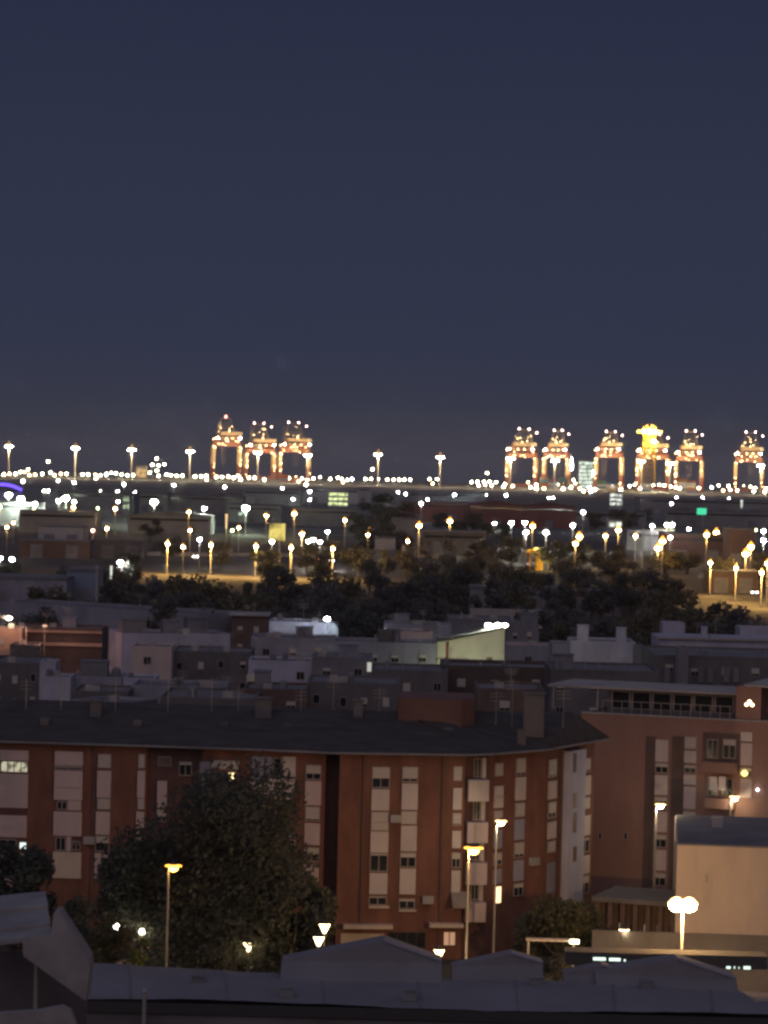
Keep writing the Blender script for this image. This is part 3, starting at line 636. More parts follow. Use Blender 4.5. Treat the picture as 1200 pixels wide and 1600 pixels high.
# ------------------------------------------------------------------ the low houses behind the brick block
rh = random.Random(21)
def house(x0, x1, yt, ybot, d, wall, label, dep=12, roof=FLATR, name='house', cat='house', par=.35, wins=2, lit=None, slopeR=None, chim=(), skew=0, ym=None):
    ym = ym or yt + 6
    A = plan(x0, d, ym); B = plan(x1, d + skew, ym); f = Fr(A, B); zt = f.hit((x0 + x1) / 2, yt)[1]
    root = thing(name, Vector(((A.x + B.x) / 2, d, 0)), label, cat)
    b = MB(); b.fb(f, 0, f.L, 0, zt, -dep, 0); b.build('wall', wall, root)
    if par:
        b = MB(); t = .22; z0, z1 = zt + .003, zt + par
        b.fb(f, 0, f.L, z0, z1, -t, .03); b.fb(f, 0, f.L, z0, z1, -dep, -dep + t); b.fb(f, 0, t, z0, z1, -dep + t, -t); b.fb(f, f.L - t, f.L, z0, z1, -dep + t, -t); b.build('parapet', wall, root)
    b = MB(); b.fb(f, .23, f.L - .23, zt + .003, zt + .08, -dep + .23, -.23); b.build('roof', roof, root)
    zb = f.hit((x0 + x1) / 2, ybot)[1]
    for i in range(wins):
        s = f.L * (i + .5 + rh.uniform(-.15, .15)) / max(1, wins); ww = min(1.0, f.L / wins * .3)
        zc = zt - rh.uniform(1.0, 1.5)
        if zc - .8 > 0: window(root, f, s - ww / 2, s + ww / 2, zc - .75, zc + .25, shut=rh.choice([0, .4, 1, .7]), mull=1 if ww > .8 else 0)
        if zc - 3.6 > 0: window(root, f, s - ww / 2, s + ww / 2, zc - 3.6, zc - 2.5, shut=rh.choice([0, .4, 1]), mull=1 if ww > .8 else 0)
    for cx, w_, h_ in chim:
        s = f.hit(cx, yt)[0]; b = MB(); b.fb(f, s - w_ / 2, s + w_ / 2, zt, zt + h_, -1.6, -.5); b.fb(f, s - w_ / 2 - .08, s + w_ / 2 + .08, zt + h_ + .003, zt + h_ + .12, -1.68, -.42); b.build('chimney', wall, root)
    return root, f, zt
def roofbits(root, f, zt, items, m=GREYW):
    for k, s, w_, h_, o in items:
        b = MB()
        if k == 'ac': b.fb(f, s, s + w_, zt + .1, zt + .1 + h_, -o - .7, -o); b.build('air_unit', CONC, root)
        if k == 'tank': c = f.o + f.u * s - f.n * o; b.lathe((c.x, c.y, zt + .1), [(w_ / 2, 0), (w_ / 2, h_ * .8), (.1, h_)], 12); b.build('water_tank', m, root)
        if k == 'mast':
            c = f.o + f.u * s - f.n * o; b.cyl((c.x, c.y, zt), (c.x, c.y, zt + h_), .04, .03, 5)
            for q in (.95, .85, .75): b.cyl((c.x - w_ * q, c.y, zt + h_ * q), (c.x + w_ * q, c.y, zt + h_ * q), .025, .025, 4)
            b.build('aerial', METAL, root)
        if k == 'shed': b.fb(f, s, s + w_, zt + .1, zt + h_, -o - 2.5, -o); b.fb(f, s - .12, s + w_ + .12, zt + h_ + .003, zt + h_ + .12, -o - 2.6, -o + .12); b.build('roof_shed', m, root)
H = []
# x0,x1,yt,yb,d,wall,label,dep,opts
def hs(*a, bits=(), **k):
    r_ = house(*a, **k); roofbits(*r_, bits); H.append(r_); return r_
hs(-30, 312, 953, 1000, 520, LILAC2, 'long grey warehouse wall under the tree belt at the left', dep=14, wins=0, name='warehouse', cat='warehouse', skew=-26, roof=FLATR, bits=[('mast', 30, .8, 3, 4)])
hs(312, 330, 958, 985, 497, GREYW, 'narrow dark grey annex at the right end of the long grey warehouse', dep=9, wins=0)
hs(0, 160, 984, 1012, 452, DBROWN, 'red brown house with two pale ledges lit orange at the left', dep=9, wins=0)
hs(-20, 34, 985, 1030, 446, PEACH, 'peach coloured house at the left edge lit by a warm lamp', dep=5, wins=1)
hs(15, 62, 1011, 1034, 436, DARKW, 'small dark house under the two pale ledges', dep=6, wins=1)
hs(190, 360, 994, 1020, 440, LILAC, 'house with a long pale parapet and sheds on its roof, below the long warehouse', dep=10, wins=0, bits=[('shed', .6, 3.4, 2.0, 3), ('shed', 6.5, 2.2, 1.9, 3), ('shed', 10, 3.0, 2.3, 4), ('mast', 5, .7, 2.6, 5), ('ac', 9, .9, .8, 2)], skew=4)
hs(205, 268, 1014, 1045, 415, PINKW, 'small mauve walled house below the long pale parapet', dep=8, wins=1)
hs(62, 87, 1038, 1075, 372, LILAC, 'tall narrow pale tower of the L shaped house at the left', dep=5, wins=0, name='house_tower')
hs(66, 110, 1062, 1110, 362, LILAC, 'bright pale blue house wall with a small lit square window', dep=6, wins=0)
hs(110, 190, 1062, 1080, 366, LILAC2, 'low grey wing right of the bright pale blue house', dep=8, wins=0, bits=[('shed', 1, 3, 1.9, 2), ('tank', 5, 1, 1.2, 3)])
hs(192, 242, 1064, 1080, 364, LILAC, 'low lilac house between the grey wing and the dark walled house', dep=7, wins=0)
hs(205, 352, 1077, 1092, 352, LILAC2, 'long grey house with a pale parapet edge, left of centre', dep=10, wins=3, bits=[('mast', 2, .7, 3, 3), ('ac', 7, 1, .8, 2)])
hs(194, 246, 1100, 1122, 318, LILAC2, 'low slanting grey wall just above the left wing roof', dep=6, wins=0, skew=6)
hs(362, 418, 966, 1080, 490, DBROWN, 'tall brown house with a thin pale roof slab', dep=12, wins=2, par=.3)
hs(268, 392, 1022, 1070, 420, DARKW, 'wide dark house left of the tall brown one', dep=12, wins=4)
hs(420, 514, 975, 998, 470, LILAC, 'bright lilac house standing under the small white rooftop lamp', dep=9, wins=0, bits=[('tank', 1.5, .9, 1.3, 3), ('mast', 5, .8, 3.0, 3)])
hs(512, 528, 978, 1000, 468, GREYW, 'narrow grey house touching the bright lilac one', dep=6, wins=0)
hs(392, 522, 1001, 1018, 440, LILAC2, 'long lilac grey house in front of the bright lilac one', dep=11, wins=3, bits=[('ac', 3, 1, .9, 2), ('shed', 6, 2.4, 1.6, 4)])
hs(388, 487, 1037, 1062, 400, LILAC, 'pale lilac house with a broken white parapet at centre left', dep=9, wins=2, bits=[('tank', 3, .8, 1.1, 2), ('ac', 6, 1.0, .8, 1.5)])
hs(385, 414, 1061, 1078, 388, CREAMW, 'small cream green wall below the pale lilac house', dep=4, wins=1)
hs(487, 582, 1031, 1070, 396, GREYW, 'dark grey house left of the tall lit window', dep=10, wins=2)
hs(520, 682, 1008, 1048, 412, LILAC2, 'long dark lilac house with three doors, left of the pale gable', dep=10, wins=4)
hs(604, 676, 991, 1015, 440, PINKW, 'mauve house with a small roof box, left of the pale gable', dep=9, wins=1, bits=[('shed', 5, 2, 1.5, 2)])
hs(600, 705, 979, 992, 470, LILAC2, 'grey house behind the mauve one with a low parapet', dep=9, wins=0, bits=[('shed', 1.5, 2.2, 1.6, 1)])
hs(700, 800, 970, 985, 505, GREYW, 'low grey building behind the pale gable', dep=12, wins=0)
hs(793, 842, 979, 1010, 470, GREYW, 'dark grey house right of the pale gable', dep=12, wins=2, bits=[('shed', 2, 2.5, 1.8, 2)])
hs(735, 848, 958, 968, 560, CONC, 'long thin pale wall above the pale gable', dep=8, wins=0, name='wall', cat='wall')
hs(790, 862, 1012, 1035, 438, LILAC2, 'small pinkish roofed house between the pale gable and the two chimney house', dep=8, wins=1, roof=PEACH)
hs(863, 894, 1010, 1043, 428, LILAC2, 'grey lilac wing left of the two chimney house', dep=8, wins=0)
hs(892, 992, 1006, 1040, 425, LILAC, 'bright lilac house with two square chimneys', dep=9, wins=0, chim=((911, 1.5, 2.3), (971, 1.3, 2.1)))
hs(990, 1004, 1012, 1048, 424, GREYW, 'narrow grey annex right of the two chimney house', dep=6, wins=0)
hs(1030, 1240, 1000, 1014, 440, LILAC, 'long lilac roofed house with a thin white eave at the right', dep=13, wins=0, par=0, roof=mat('pale_metal_roof', (.40, .40, .49), .8, .2, .3), bits=[('mast', 8, .6, 3, 3)], chim=((1101, .8, 1.6),))
hs(1036, 1070, 977, 1000, 458, LILAC, 'square lilac stair tower on the left end of the long lilac roof', dep=5, wins=0, name='stair_tower', cat='tower')
hs(1156, 1240, 985, 1000, 457, LILAC, 'pale block standing on the right end of the long lilac roof', dep=6, wins=0)
hs(1022, 1240, 1030, 1095, 392, DARKW, 'dark house with pale posts under the long lilac roof', dep=20, wins=5)
hs(1060, 1076, 1016, 1062, 386, GREYW, 'slim grey tower in front of the dark house with pale posts', dep=4, wins=0, name='tower', cat='tower')
hs(-20, 66, 1040, 1110, 380, DARKW, 'wide dark house at the left edge below the peach one', dep=14, wins=3)
hs(112, 200, 1085, 1112, 345, DARKW, 'dark house right of the bright pale blue wall', dep=10, wins=2)
hs(250, 400, 1096, 1125, 312, DARKW, 'wide dark house rising just behind the left wing roof', dep=14, wins=3, bits=[('tank', 3, 1, 1.2, 2), ('ac', 6, 1, .8, 1.5)])
hs(380, 480, 1082, 1125, 322, DBROWN, 'brown house behind the roof of the red block, left of centre', dep=10, wins=2, bits=[('shed', 1, 1.6, 1.9, 2), ('tank', 4, .8, 1.1, 1.5)])
hs(480, 625, 1072, 1110, 335, DARKW, 'long dark brown house with a pale sill, behind the centre roof', dep=12, wins=4, bits=[('ac', 3, 1, .7, 1)])
hs(580, 700, 1052, 1085, 365, DARKW, 'dark house below the tall lit window', dep=12, wins=3)
hs(690, 865, 1048, 1110, 372, mat('rust_brown_wall', (.10, .075, .07), .9, .3, .3), 'large dark rust brown house under the pale gable', dep=12, wins=3, par=.5)
hs(860, 1030, 1052, 1095, 355, DARKW, 'large dark house under the two chimney house', dep=14, wins=4, bits=[('mast', 4, .7, 3, 3)])
hs(745, 850, 1082, 1130, 300, mat('dim_brown_wall', (.15, .11, .10), .9, .3, .3), 'dim brown block just behind the curved end of the brick block roof', dep=10, wins=1)
for root, f, zt in H:
    if root['category'] in ('wall', 'tower') or f.L < 3: continue
    n_ = rh.randint(1, 4) + (2 if f.L > 9 else 0)
    for _ in range(n_):
        k_ = rh.choice(['ac', 'mast', 'tank', 'mast', 'shed', 'ac', 'pipe'])
        s_ = rh.uniform(.5, max(.6, f.L - 2)); o_ = rh.uniform(.6, 4)
        if k_ == 'pipe': b = MB(); c = f.o + f.u * s_ - f.n * o_; b.cyl((c.x, c.y, zt), (c.x, c.y, zt + rh.uniform(.7, 1.4)), .12, .12, 6); b.build('flue', CONC, root)
        elif k_ == 'shed' and f.L > 7 and rh.random() < .5: roofbits(root, f, zt, [('shed', s_ * .7, rh.uniform(1.6, 2.6), rh.uniform(1.3, 2.0), o_)], rh.choice([GREYW, LILAC2, DARKW]))
        elif k_ == 'tank': roofbits(root, f, zt, [('tank', s_, .7, rh.uniform(.8, 1.2), o_)])
        elif k_ == 'ac': roofbits(root, f, zt, [('ac', s_, .9, .7, o_)])
        else: roofbits(root, f, zt, [('mast', s_, rh.uniform(.5, .9), rh.uniform(1.8, 3.2), o_)])
# the small lit things of those houses
def lit_square(x, y, w_, h_, d, em, label, z_under=None):
    f = Fr(plan(x - 10, d, y), plan(x + 10, d, y)); s, z = f.hit(x, y)
# windows that are lit
def add_lit(idx_label, x0, x1, y0, y1, em):
    for root, f, zt in H:
        if root['label'] == idx_label:
            s0, s1, z0, z1 = f.rect(x0, x1, y0, y1); window(root, f, s0, s1, z0, z1, lit=em, mull=0, o=.06); return
add_lit('bright pale blue house wall with a small lit square window', 99, 110, 1095, 1107, emat('lit_room', (1, .96, .85), .8))
add_lit('dark grey house left of the tall lit window', 573, 581, 1034, 1050, emat('lit_room_b', (.93, .92, .8), .5))
# ledges of the orange lit house
for root, f, zt in H:
    if root['label'].startswith('red brown house with two'):
        for y0, y1 in ((985, 988.5), (1004, 1009)):
            s0, s1, z0, z1 = f.rect(36, 160, y0, y1); b = MB(); b.fb(f, s0, s1, z0, z1, .003, .5); b.build('ledge', PEACH, root)
        s0, s1, z0, z1 = f.rect(26, 38, 984, 1006); b = MB(); b.fb(f, s0, s1, z0, z1, .003, .5); b.build('pier', PEACH, root)
    if root['label'].startswith('tall brown house'):
        b = MB(); b.fb(f, -.5, f.L + .3, zt + .36, zt + .62, -8, .5); b.build('roof_slab', CONC, root)
    if root['label'].startswith('long lilac roofed'):
        b = MB(); b.fb(f, -.4, f.L, zt - .05, zt + .22, .003, .5); b.build('eave', FRAME, root)
    if root['label'].startswith('dark house with pale posts'):
        for x in (1038, 1070, 1090, 1105, 1130, 1145): s0, s1, z0, z1 = f.rect(x, x + 9, 1043, 1066); b = MB(); b.fb(f, s0, s1, z0, z1, .003, .3); b.build('post', GREYW, root)
# wall light above the orange lit house
def wall_lamp(x, y, d, em, label, power, lc, dy=-1.2, h=None, dx=0):
    p = at(x, y, d); root = thing('roof_lamp', Vector((p.x, d, 0)), label, 'lamp')
    b = MB(); b.cyl((p.x, d, 0), (p.x, d, p.z - .2), .05, .04, 6); b.build('pole', METAL, root)
    b = MB(); b.lathe((p.x, d, p.z - .2), [(.1, 0), (.35, .12), (.35, .28), (.1, .4)], 8); b.build('lamp_head', em, root)
    if power: light(root, (dx, dy, p.z - .3), power, lc, .3)
wall_lamp(70, 978, 440, emat('soft_warm', (1, .6, .35), .6), 'dim warm lamp over the two pale ledges', 900, (1, .45, .28), dy=-4)
wall_lamp(14, 966, 447, E_C, 'small whitish lamp over the peach coloured house', 160, (1, .6, .4), dy=-3)
wall_lamp(511, 967, 465, E_B, 'small white lamp above the roof of the bright lilac house', 300, (.8, .85, 1), dy=-3)
# the greenish lit gable
def gable_house():
    d = 415; root = thing('gabled_house', Vector((at(735, 1040, d).x, d, 0)), 'pale house end with a sloping top lit greenish cream from the front', 'house')
    pts = [(683, 1046), (683, 1003), (705, 1000), (788, 982), (791, 1042)]
    a = [at(x, y, d) for x, y in pts]; a[0] = Vector((a[0].x, d, 0)); a[-1] = Vector((a[-1].x, d, 0))
    b = MB(); b.hexa(a, [p + Vector((0, 9, 0)) for p in a]); b.build('wall', CREAMW, root)
    r_ = MB(); q = a[1:4]; q2 = [p + Vector((0, -.25, .004)) for p in q] + [p + Vector((0, 9.2, .004)) for p in reversed(q)]; 
    for i in range(2):
        s = [q[i] + Vector((0, -.2, .004)), q[i + 1] + Vector((0, -.2, .004)), q[i + 1] + Vector((0, 9.2, .004)), q[i] + Vector((0, 9.2, .004))]; r_.hexa(s, [p + Vector((0, 0, .2)) for p in s])
    r_.build('roof', TILE, root)
    f = Fr(Vector((a[0].x, d)), Vector((a[-1].x, d)))
    s0, s1, z0, z1 = f.rect(697, 701, 1003, 1034); b = MB(); b.fb(f, s0, s1, z0, z1, .003, .15); b.build('downpipe', mat('rust_red', (.22, .06, .04)), root)
    s0, s1, z0, z1 = f.rect(760, 769, 1027, 1042); b = MB(); b.fb(f, s0, s1, z0, z1, .003, .08); b.build('door', SHUTD, root)
    s0, s1, z0, z1 = f.rect(684, 730, 1030, 1034); b = MB(); b.fb(f, s0, s1, z0, z1, .003, .5); b.build('ledge', CREAMW, root)
    light(root, (-2.5, -6, 9.5 - 2), 420, (.92, 1, .60), .5)  # two added lights without fixtures brighten the gable from the front
    light(root, (2, -7, 10.0), 350, (.95, 1, .66), .5)
gable_house()
for x, em, l in ((763, E_G, 'left and widest of the three bright lamps over the pale gable'), (778, E_W, 'middle lamp of the three over the pale gable'), (789, E_C, 'right and smallest of the three lamps over the pale gable')):
    wall_lamp(x, 977, 418, em, l, 120, (1, .9, .6), dy=1.5)
print('houses', len(H))

# ------------------------------------------------------------------ wooded belt beyond the houses
LEAFO = LEAFO0
def leafmat(name, c):
    m_ = mat(name, c, .95, .35, .3); n = m_.node_tree; b = n.nodes['Principled BSDF']; src = b.inputs['Base Color'].links[0].from_socket
    tr = n.nodes.new('ShaderNodeBsdfTranslucent'); df = n.nodes.new('ShaderNodeBsdfDiffuse'); mx_ = n.nodes.new('ShaderNodeMixShader'); mx_.inputs[0].default_value = .45
    n.links.new(src, tr.inputs[0]); n.links.new(src, df.inputs[0]); n.links.new(df.outputs[0], mx_.inputs[1]); n.links.new(tr.outputs[0], mx_.inputs[2]); n.links.new(mx_.outputs[0], n.nodes['Material Output'].inputs[0]); return m_
BL1 = leafmat('belt_foliage', (.16, .165, .145)); BL2 = leafmat('belt_foliage_olive', (.19, .18, .12)); BL3 = leafmat('belt_foliage_grey', (.20, .20, .19))
protos = {}
for key, m, H_, Rx_, n_, s_ in (('a', BL1, 11, 4.6, 1500, .34, ), ('b', BL1, 12, 3.9, 1400, .34), ('c', BL2, 10, 4.4, 1400, .34), ('d', BL2, 11, 4.4, 1400, .34), ('e', BL3, 13, 3.0, 1200, .32), ('f', BL3, 11, 4.0, 1300, .34)):
    protos[key] = dict(H=H_, me=[crown_mesh('crown', m, Rx_, H_ * .42, n_, s_, 50 + ord(key) + q, 10) for q in range(2)])
trk = MB(); trk.cyl((0, 0, 0), (0, 0, 4), .28, .18, 7); trk.cyl((0, 0, 3), (1.5, .3, 6), .13, .05, 5); trk.cyl((0, 0, 3), (-1.4, -.2, 6.2), .13, .05, 5)
_t = trk.build('trunk', BARK, None, Vector((0, 0, 0))); TRUNK = _t.data; bpy.data.objects.remove(_t)
def belt_tree(x, yt, z, key, label, group, wide=1.0, name='leafy_tree', d=None):
    if d is None: d = at(x, yt, 100); d = (CAMZ - z) / (CAMZ - d.z) * 100
    p = at(x, yt, d); P_ = protos[key]
    root = thing(name, Vector((p.x, d, 0)), label, 'tree', group); k = p.z / P_['H']; wv = k * rt.uniform(.9, 1.25) * wide; root.scale = (wv, wv, k); root.rotation_euler = (0, 0, rt.uniform(0, 6))
    c = bpy.data.objects.new('crown', rt.choice(P_['me'])); col.objects.link(c); c.parent = root; c.location = (0, 0, P_['H'] * .16)
    t = bpy.data.objects.new('trunk', TRUNK); col.objects.link(t); t.parent = root
    return root
rt = random.Random(7)
SKY = [(-30, 868), (0, 872), (60, 888), (110, 885), (150, 885), (175, 858), (205, 858), (226, 888), (300, 898), (350, 902), (400, 890), (432, 872), (460, 892), (520, 897), (560, 896), (590, 868), (620, 855), (660, 845), (700, 838), (760, 842), (830, 880), (870, 878), (910, 868), (960, 868), (1000, 862), (1040, 872), (1070, 900), (1082, 940), (1150, 946), (1230, 950)]
def lerp(tb, x):
    for (a, b), (c, d) in zip(tb, tb[1:]):
        if a <= x <= c: return b + (d - b) * (x - a) / (c - a)
    return tb[-1][1]
def zone(x, y):
    if x > 960 and x < 1100 and y > 895: return 'warm lit olive tree beside the orange highway bend', 'olive trees beside the highway bend'
    if x < 240: return 'dark belt tree behind the long grey warehouse', 'trees behind the long warehouse'
    if x < 560: return 'dark belt tree between the orange lit road and the lilac houses', 'trees below the orange lit road'
    if x < 760: return 'dark tree of the tall central clump behind the pale gable', 'trees of the central clump'
    if x < 1000: return 'dark belt tree behind the two chimney house', 'trees behind the two chimney house'
    return 'dark belt tree behind the long lilac roof', 'trees behind the long lilac roof'
lim = [(-30, 905), (150, 905), (170, 872), (1230, 960)]
for lv, dy in enumerate((0, 17, 34, 51, 70, 92)):
    x = -20 + rt.uniform(0, 20)
    while x < 1225:
        y = lerp(SKY, x) + dy + rt.uniform(-6, 8)
        z = rt.uniform(9, 13) if dy < 60 else rt.uniform(8, 11)
        ok = y < 968
        if x < 160 and 892 < y < 938: ok = False                    # the blue walls show here
        if 735 < x < 1030 and 905 < y < 942 and rt.random() < .85: ok = False
        if lv < 3 and rt.random() < .16: ok = False
        if ok:
            l_, g_ = zone(x, y); key = 'd' if (960 < x < 1100 and y > 890) else rt.choice('aabccef')
            tr_ = ('on the skyline', 'in the middle rows', 'in the front rows')[0 if lv == 0 else 1 if lv < 4 else 2]
            belt_tree(x, y, z, key, l_ + ', ' + tr_, g_ + ' ' + tr_)
        x += rt.uniform(26, 40)
for x, y in ((20, 940), (60, 944), (105, 932), (135, 938), (160, 930)): belt_tree(x, y, 6, 'a', 'small dark tree in front of the blue grey walls at the left', 'small trees before the blue walls', name='small_tree')
# the tall dark clump and other far trees
for x, y, z in ((565, 785, 17), (585, 770, 20), (608, 772, 20), (628, 784, 18), (575, 806, 15), (600, 800, 15), (622, 812, 14)):
    belt_tree(x, y, z, 'b', 'tall far tree of the dark clump above the pale grey house, right of centre', 'tall far clump', wide=1.5)
for x, y in ((215, 800), (235, 812), (320, 800), (265, 838), (480, 850), (520, 845), (545, 850), (560, 855), (500, 862), (420, 858), (345, 846)):
    belt_tree(x, y, 9, 'a', 'dark far tree among the orange lamps left of centre', 'far trees among orange lamps', wide=1.3)
for x, y in ((690, 800), (715, 805), (740, 800), (762, 808), (785, 815), (930, 800), (985, 800), (1005, 795), (1040, 850), (1075, 850), (900, 845), (860, 845), (950, 850), (800, 838), (760, 832), (1130, 870), (1195, 862), (965, 795)):
    belt_tree(x, y, 10, rt.choice('ac'), 'dark far tree among the lamps right of centre', 'far trees among the right lamps', wide=1.4)
belt_tree(966, 850, 7, 'c', 'yellow lit tree directly below the bright warm lamp, right of centre', None, wide=1.3)
for x in (650, 668, 690, 703): belt_tree(x, 930 + abs(x - 675) * .3, 10, 'e', 'slim pale tree catching light in front of the central clump', 'slim pale trees', wide=.6, name='slim_tree')

# ------------------------------------------------------------------ middle distance: walls, depots, warehouses
def depot(x0, x1, yt, z, wall, label, dep=40, roof='flat', name='warehouse', cat='warehouse', lit=None, doors=2, group=None, roofm=None):
    xm = (x0 + x1) / 2; P = onz(xm, yt, z); d = P.y; A = plan(x0, d, yt); B = plan(x1, d, yt); f = Fr(A, B)
    root = thing(name, Vector(((A.x + B.x) / 2, d, 0)), label, cat, group)
    b = MB(); b.fb(f, 0, f.L, 0, z, -dep, 0); b.build('wall', wall, root)
    b = MB()
    if roof == 'flat': b.fb(f, -.2, f.L + .2, z + .01, z + .5, -dep - .2, .2)
    else:
        n = max(1, int(f.L / 22))
        for i in range(n):
            s0 = f.L * i / n; s1 = f.L * (i + 1) / n - .05; P_ = lambda s, o_, zz: f.o + f.u * s + f.n * o_ + Vector((0, 0, zz)); sm = (s0 + s1) / 2
            b.hexa([P_(s0, .3, z + .01), P_(s1, .3, z + .01), P_(sm, .3, z + 2.2)], [P_(s0, -dep, z + .01), P_(s1, -dep, z + .01), P_(sm, -dep, z + 2.2)])
    b.build('roof', roofm or FLATR, root)
    for i in range(doors):
        s = f.L * (i + .5) / doors; b = MB(); b.fb(f, s - 2, s + 2, 0, 4.4, .01, .12); b.build('door', GREYW, root)
    if z > 7 and f.L > 12:
        b = MB(); b.fb(f, 1, f.L - 1, z - 2.2, z - 1.2, .01, .1); b.build('window_band', lit or GLASS, root)
    return root, f
W1 = mat('pale_green_wall', (.34, .38, .35), .9, .25, .05); W2 = mat('mid_grey_wall', (.24, .25, .26), .9, .3, .06); W3 = mat('maroon_wall', (.22, .09, .08), .9, .25, .06); W4 = mat('pale_grey_cladding', (.42, .43, .45), .85, .2, .05); W5 = mat('blue_grey_wall', (.20, .24, .36), .9, .3, .08)
depot(-40, 104, 905, 7, LILAC2, 'long blue grey walled shed behind the small dark trees at the left', dep=20)
depot(104, 152, 893, 8.5, W5, 'taller bluish shed at the right end of the long blue grey one', dep=16, doors=1)
depot(735, 884, 920, 6, GREYW, 'long low grey wall block behind the pale gable and belt trees', dep=10, doors=3)
depot(884, 1032, 927, 5.5, DBROWN, 'long brownish shed left of the orange highway bend', dep=12, doors=3)
depot(612, 652, 812, 12, W2, 'tall grey building beside the twin orange lamps, right of the dark clump', dep=16)
depot(586, 618, 842, 8, W4, 'pale broken grey house at the foot of the dark clump', dep=12, name='house', cat='house')
depot(628, 650, 853, 6, BEIGE, 'small beige house right of the pale broken grey one', dep=10, name='house', cat='house', doors=1)
depot(735, 900, 790, 12, W3, 'wide maroon warehouse behind the row of brilliant lamps, right of centre', dep=40, roof='gable', roofm=TILER)
depot(628, 735, 786, 11, W3, 'lower maroon warehouse left of the wide maroon one', dep=30)
depot(1040, 1140, 836, 10, mat('dark_maroon_wall', (.12, .06, .055), .9, .3, .1), 'dark maroon block under the pair of orange lamps at the right', dep=30)
depot(1142, 1180, 828, 13, mat('dark_plum_wall', (.10, .065, .07), .9, .3, .1), 'tall dark plum building left of the right edge lamps', dep=25)
depot(1108, 1185, 894, 6, DBROWN, 'brown shed just above the orange highway', dep=15)
depot(380, 470, 766, 11, W1, 'pale green grey warehouse left of the yellow lit office', dep=50)
depot(470, 560, 764, 11, W4, 'pale grey warehouse behind the yellow lit office', dep=50)
depot(556, 580, 762, 12, W4, 'narrow grey block just left of the tall dark clump', dep=30, doors=1)
depot(215, 262, 772, 11, W1, 'green lit warehouse behind the brightest green white lamp', dep=40)
depot(262, 380, 775, 10.5, W2, 'long grey warehouse right of the brightest green white lamp', dep=40, roof='gable')
depot(355, 440, 790, 9, W1, 'pale low warehouse beneath the two white lamps, left of centre', dep=30)
depot(200, 330, 806, 8, W2, 'grey warehouse between orange lamps at the left', dep=30, roof='gable')
depot(30, 150, 800, 9, W2, 'wide grey warehouse below the white lamp cluster at the left', dep=30)
depot(60, 130, 824, 7, W4, 'low pale shed in front of the wide grey warehouse at the left', dep=20)
depot(-30, 60, 786, 10, W2, 'grey warehouse under the blue neon arch', dep=30)
depot(90, 210, 770, 12, W2, 'dark grey warehouse behind the white lamps, second row at the left', dep=40)
depot(1000, 1220, 781, 11, W2, 'very long grey warehouse below the thin lit roof edge at the right', dep=50, doors=6)
depot(1040, 1220, 800, 9, W2, 'grey warehouse with the green lit sign at the right', dep=30, roof='gable')
depot(885, 1010, 800, 8, W2, 'grey warehouse right of the wide maroon one', dep=30)
depot(640, 760, 770, 12, W2, 'grey warehouse under the white lamps between two masts', dep=40)
depot(980, 1040, 830, 8, W2, 'low grey building right of the yellow lit tree', dep=20)
depot(455, 560, 795, 9, W2, 'dark grey warehouse in front of the yellow lit office', dep=20)
depot(660, 760, 832, 8, DARKW, 'dark shed right of the brightest orange lamp at the centre', dep=20)
depot(150, 225, 845, 6, DARKW, 'dark shed between the two small orange lamps at the left', dep=16)
depot(30, 140, 846, 5.5, DBROWN, 'low brown shed along the road at the left', dep=12)
# the thin lit roof edge
p0 = onz(1055, 775, 12.5); p1 = onz(1215, 779, 12.5)
r = thing('lit_canopy', Vector((p0.x, p0.y, 0)), 'thin lit roof edge strung between three white lamps at the right', 'canopy')
f_ = Fr(Vector((p0.x, p0.y)), Vector((p1.x, p0.y))); b = MB(); b.fb(f_, 0, f_.L, 11.9, 12.5, 0, 1.2); b.build('canopy_edge', W4, r)
for i in range(6): b = MB(); b.fb(f_, f_.L * i / 5 - .3, f_.L * i / 5 + .1, 0, 11.896, .3, .7); b.build('post', METAL, r)

# lit signs and odd lit buildings
def lit_block(x0, x1, y0, y1, z, floors, em, wall, label, name='office_building', cat='building', dep=12, d=None):
    xm = (x0 + x1) / 2; P = at(xm, y0, d) if d else onz(xm, y0, z); d = P.y; z = P.z; f = Fr(plan(x0, d, y0), plan(x1, d, y0)); zb = max(0.6, f.hit(xm, y1)[1])
    root = thing(name, Vector((P.x, d, 0)), label, cat); b = MB(); b.fb(f, 0, f.L, 0, z, -dep, 0); b.build('wall', wall, root)
    b = MB(); b.fb(f, -.2, f.L + .2, z + .01, z + .4, -dep - .2, .2); b.build('roof', FLATR, root)
    h = (z - zb) / floors
    for i in range(floors):
        n = max(2, int(f.L / 5))
        for k in range(n):
            b = MB(); b.fb(f, f.L * k / n + .3, f.L * (k + 1) / n - .3, zb + i * h + .3, zb + (i + 1) * h - h * .3, .02, .12); b.build('window', em, root)
    return root
lit_block(513, 544, 768, 790, 11, 3, wmat('office_glow', (.80, .92, .42), 1.4, .35), W4, 'squat office with rows of yellow green lit windows, left of the tall clump')
lit_block(905, 927, 720, 762, 36, 7, wmat('tower_glow', (.80, 1, .84), 1.5, .25), W4, 'tall narrow building with stacked white green lit floors between the cranes', dep=14, d=4250)
lit_block(953, 973, 770, 790, 13, 3, wmat('stack_glow', (.9, .95, .85), 1.3, .4), W4, 'small block with grey white lit floors under the tall floodlit cranes', name='lit_block')
lit_block(951, 972, 812, 824, 8, 1, wmat('stack_glow2', (.9, .95, .8), 1.2, .4), W4, 'low lit shop front just above the yellow lit tree', name='shop')
lit_block(1024, 1055, 824, 832, 7, 1, wmat('strip_glow', (.85, .9, .45), .9, .6), W4, 'low building with a yellow green lit strip under the long white lamp', name='shop')
lit_block(192, 203, 773, 796, 12, 2, wmat('green_hut', (.62, .85, .5), .7, .4), W1, 'narrow green lit building beside the orange lamp at the left', name='lit_hut')
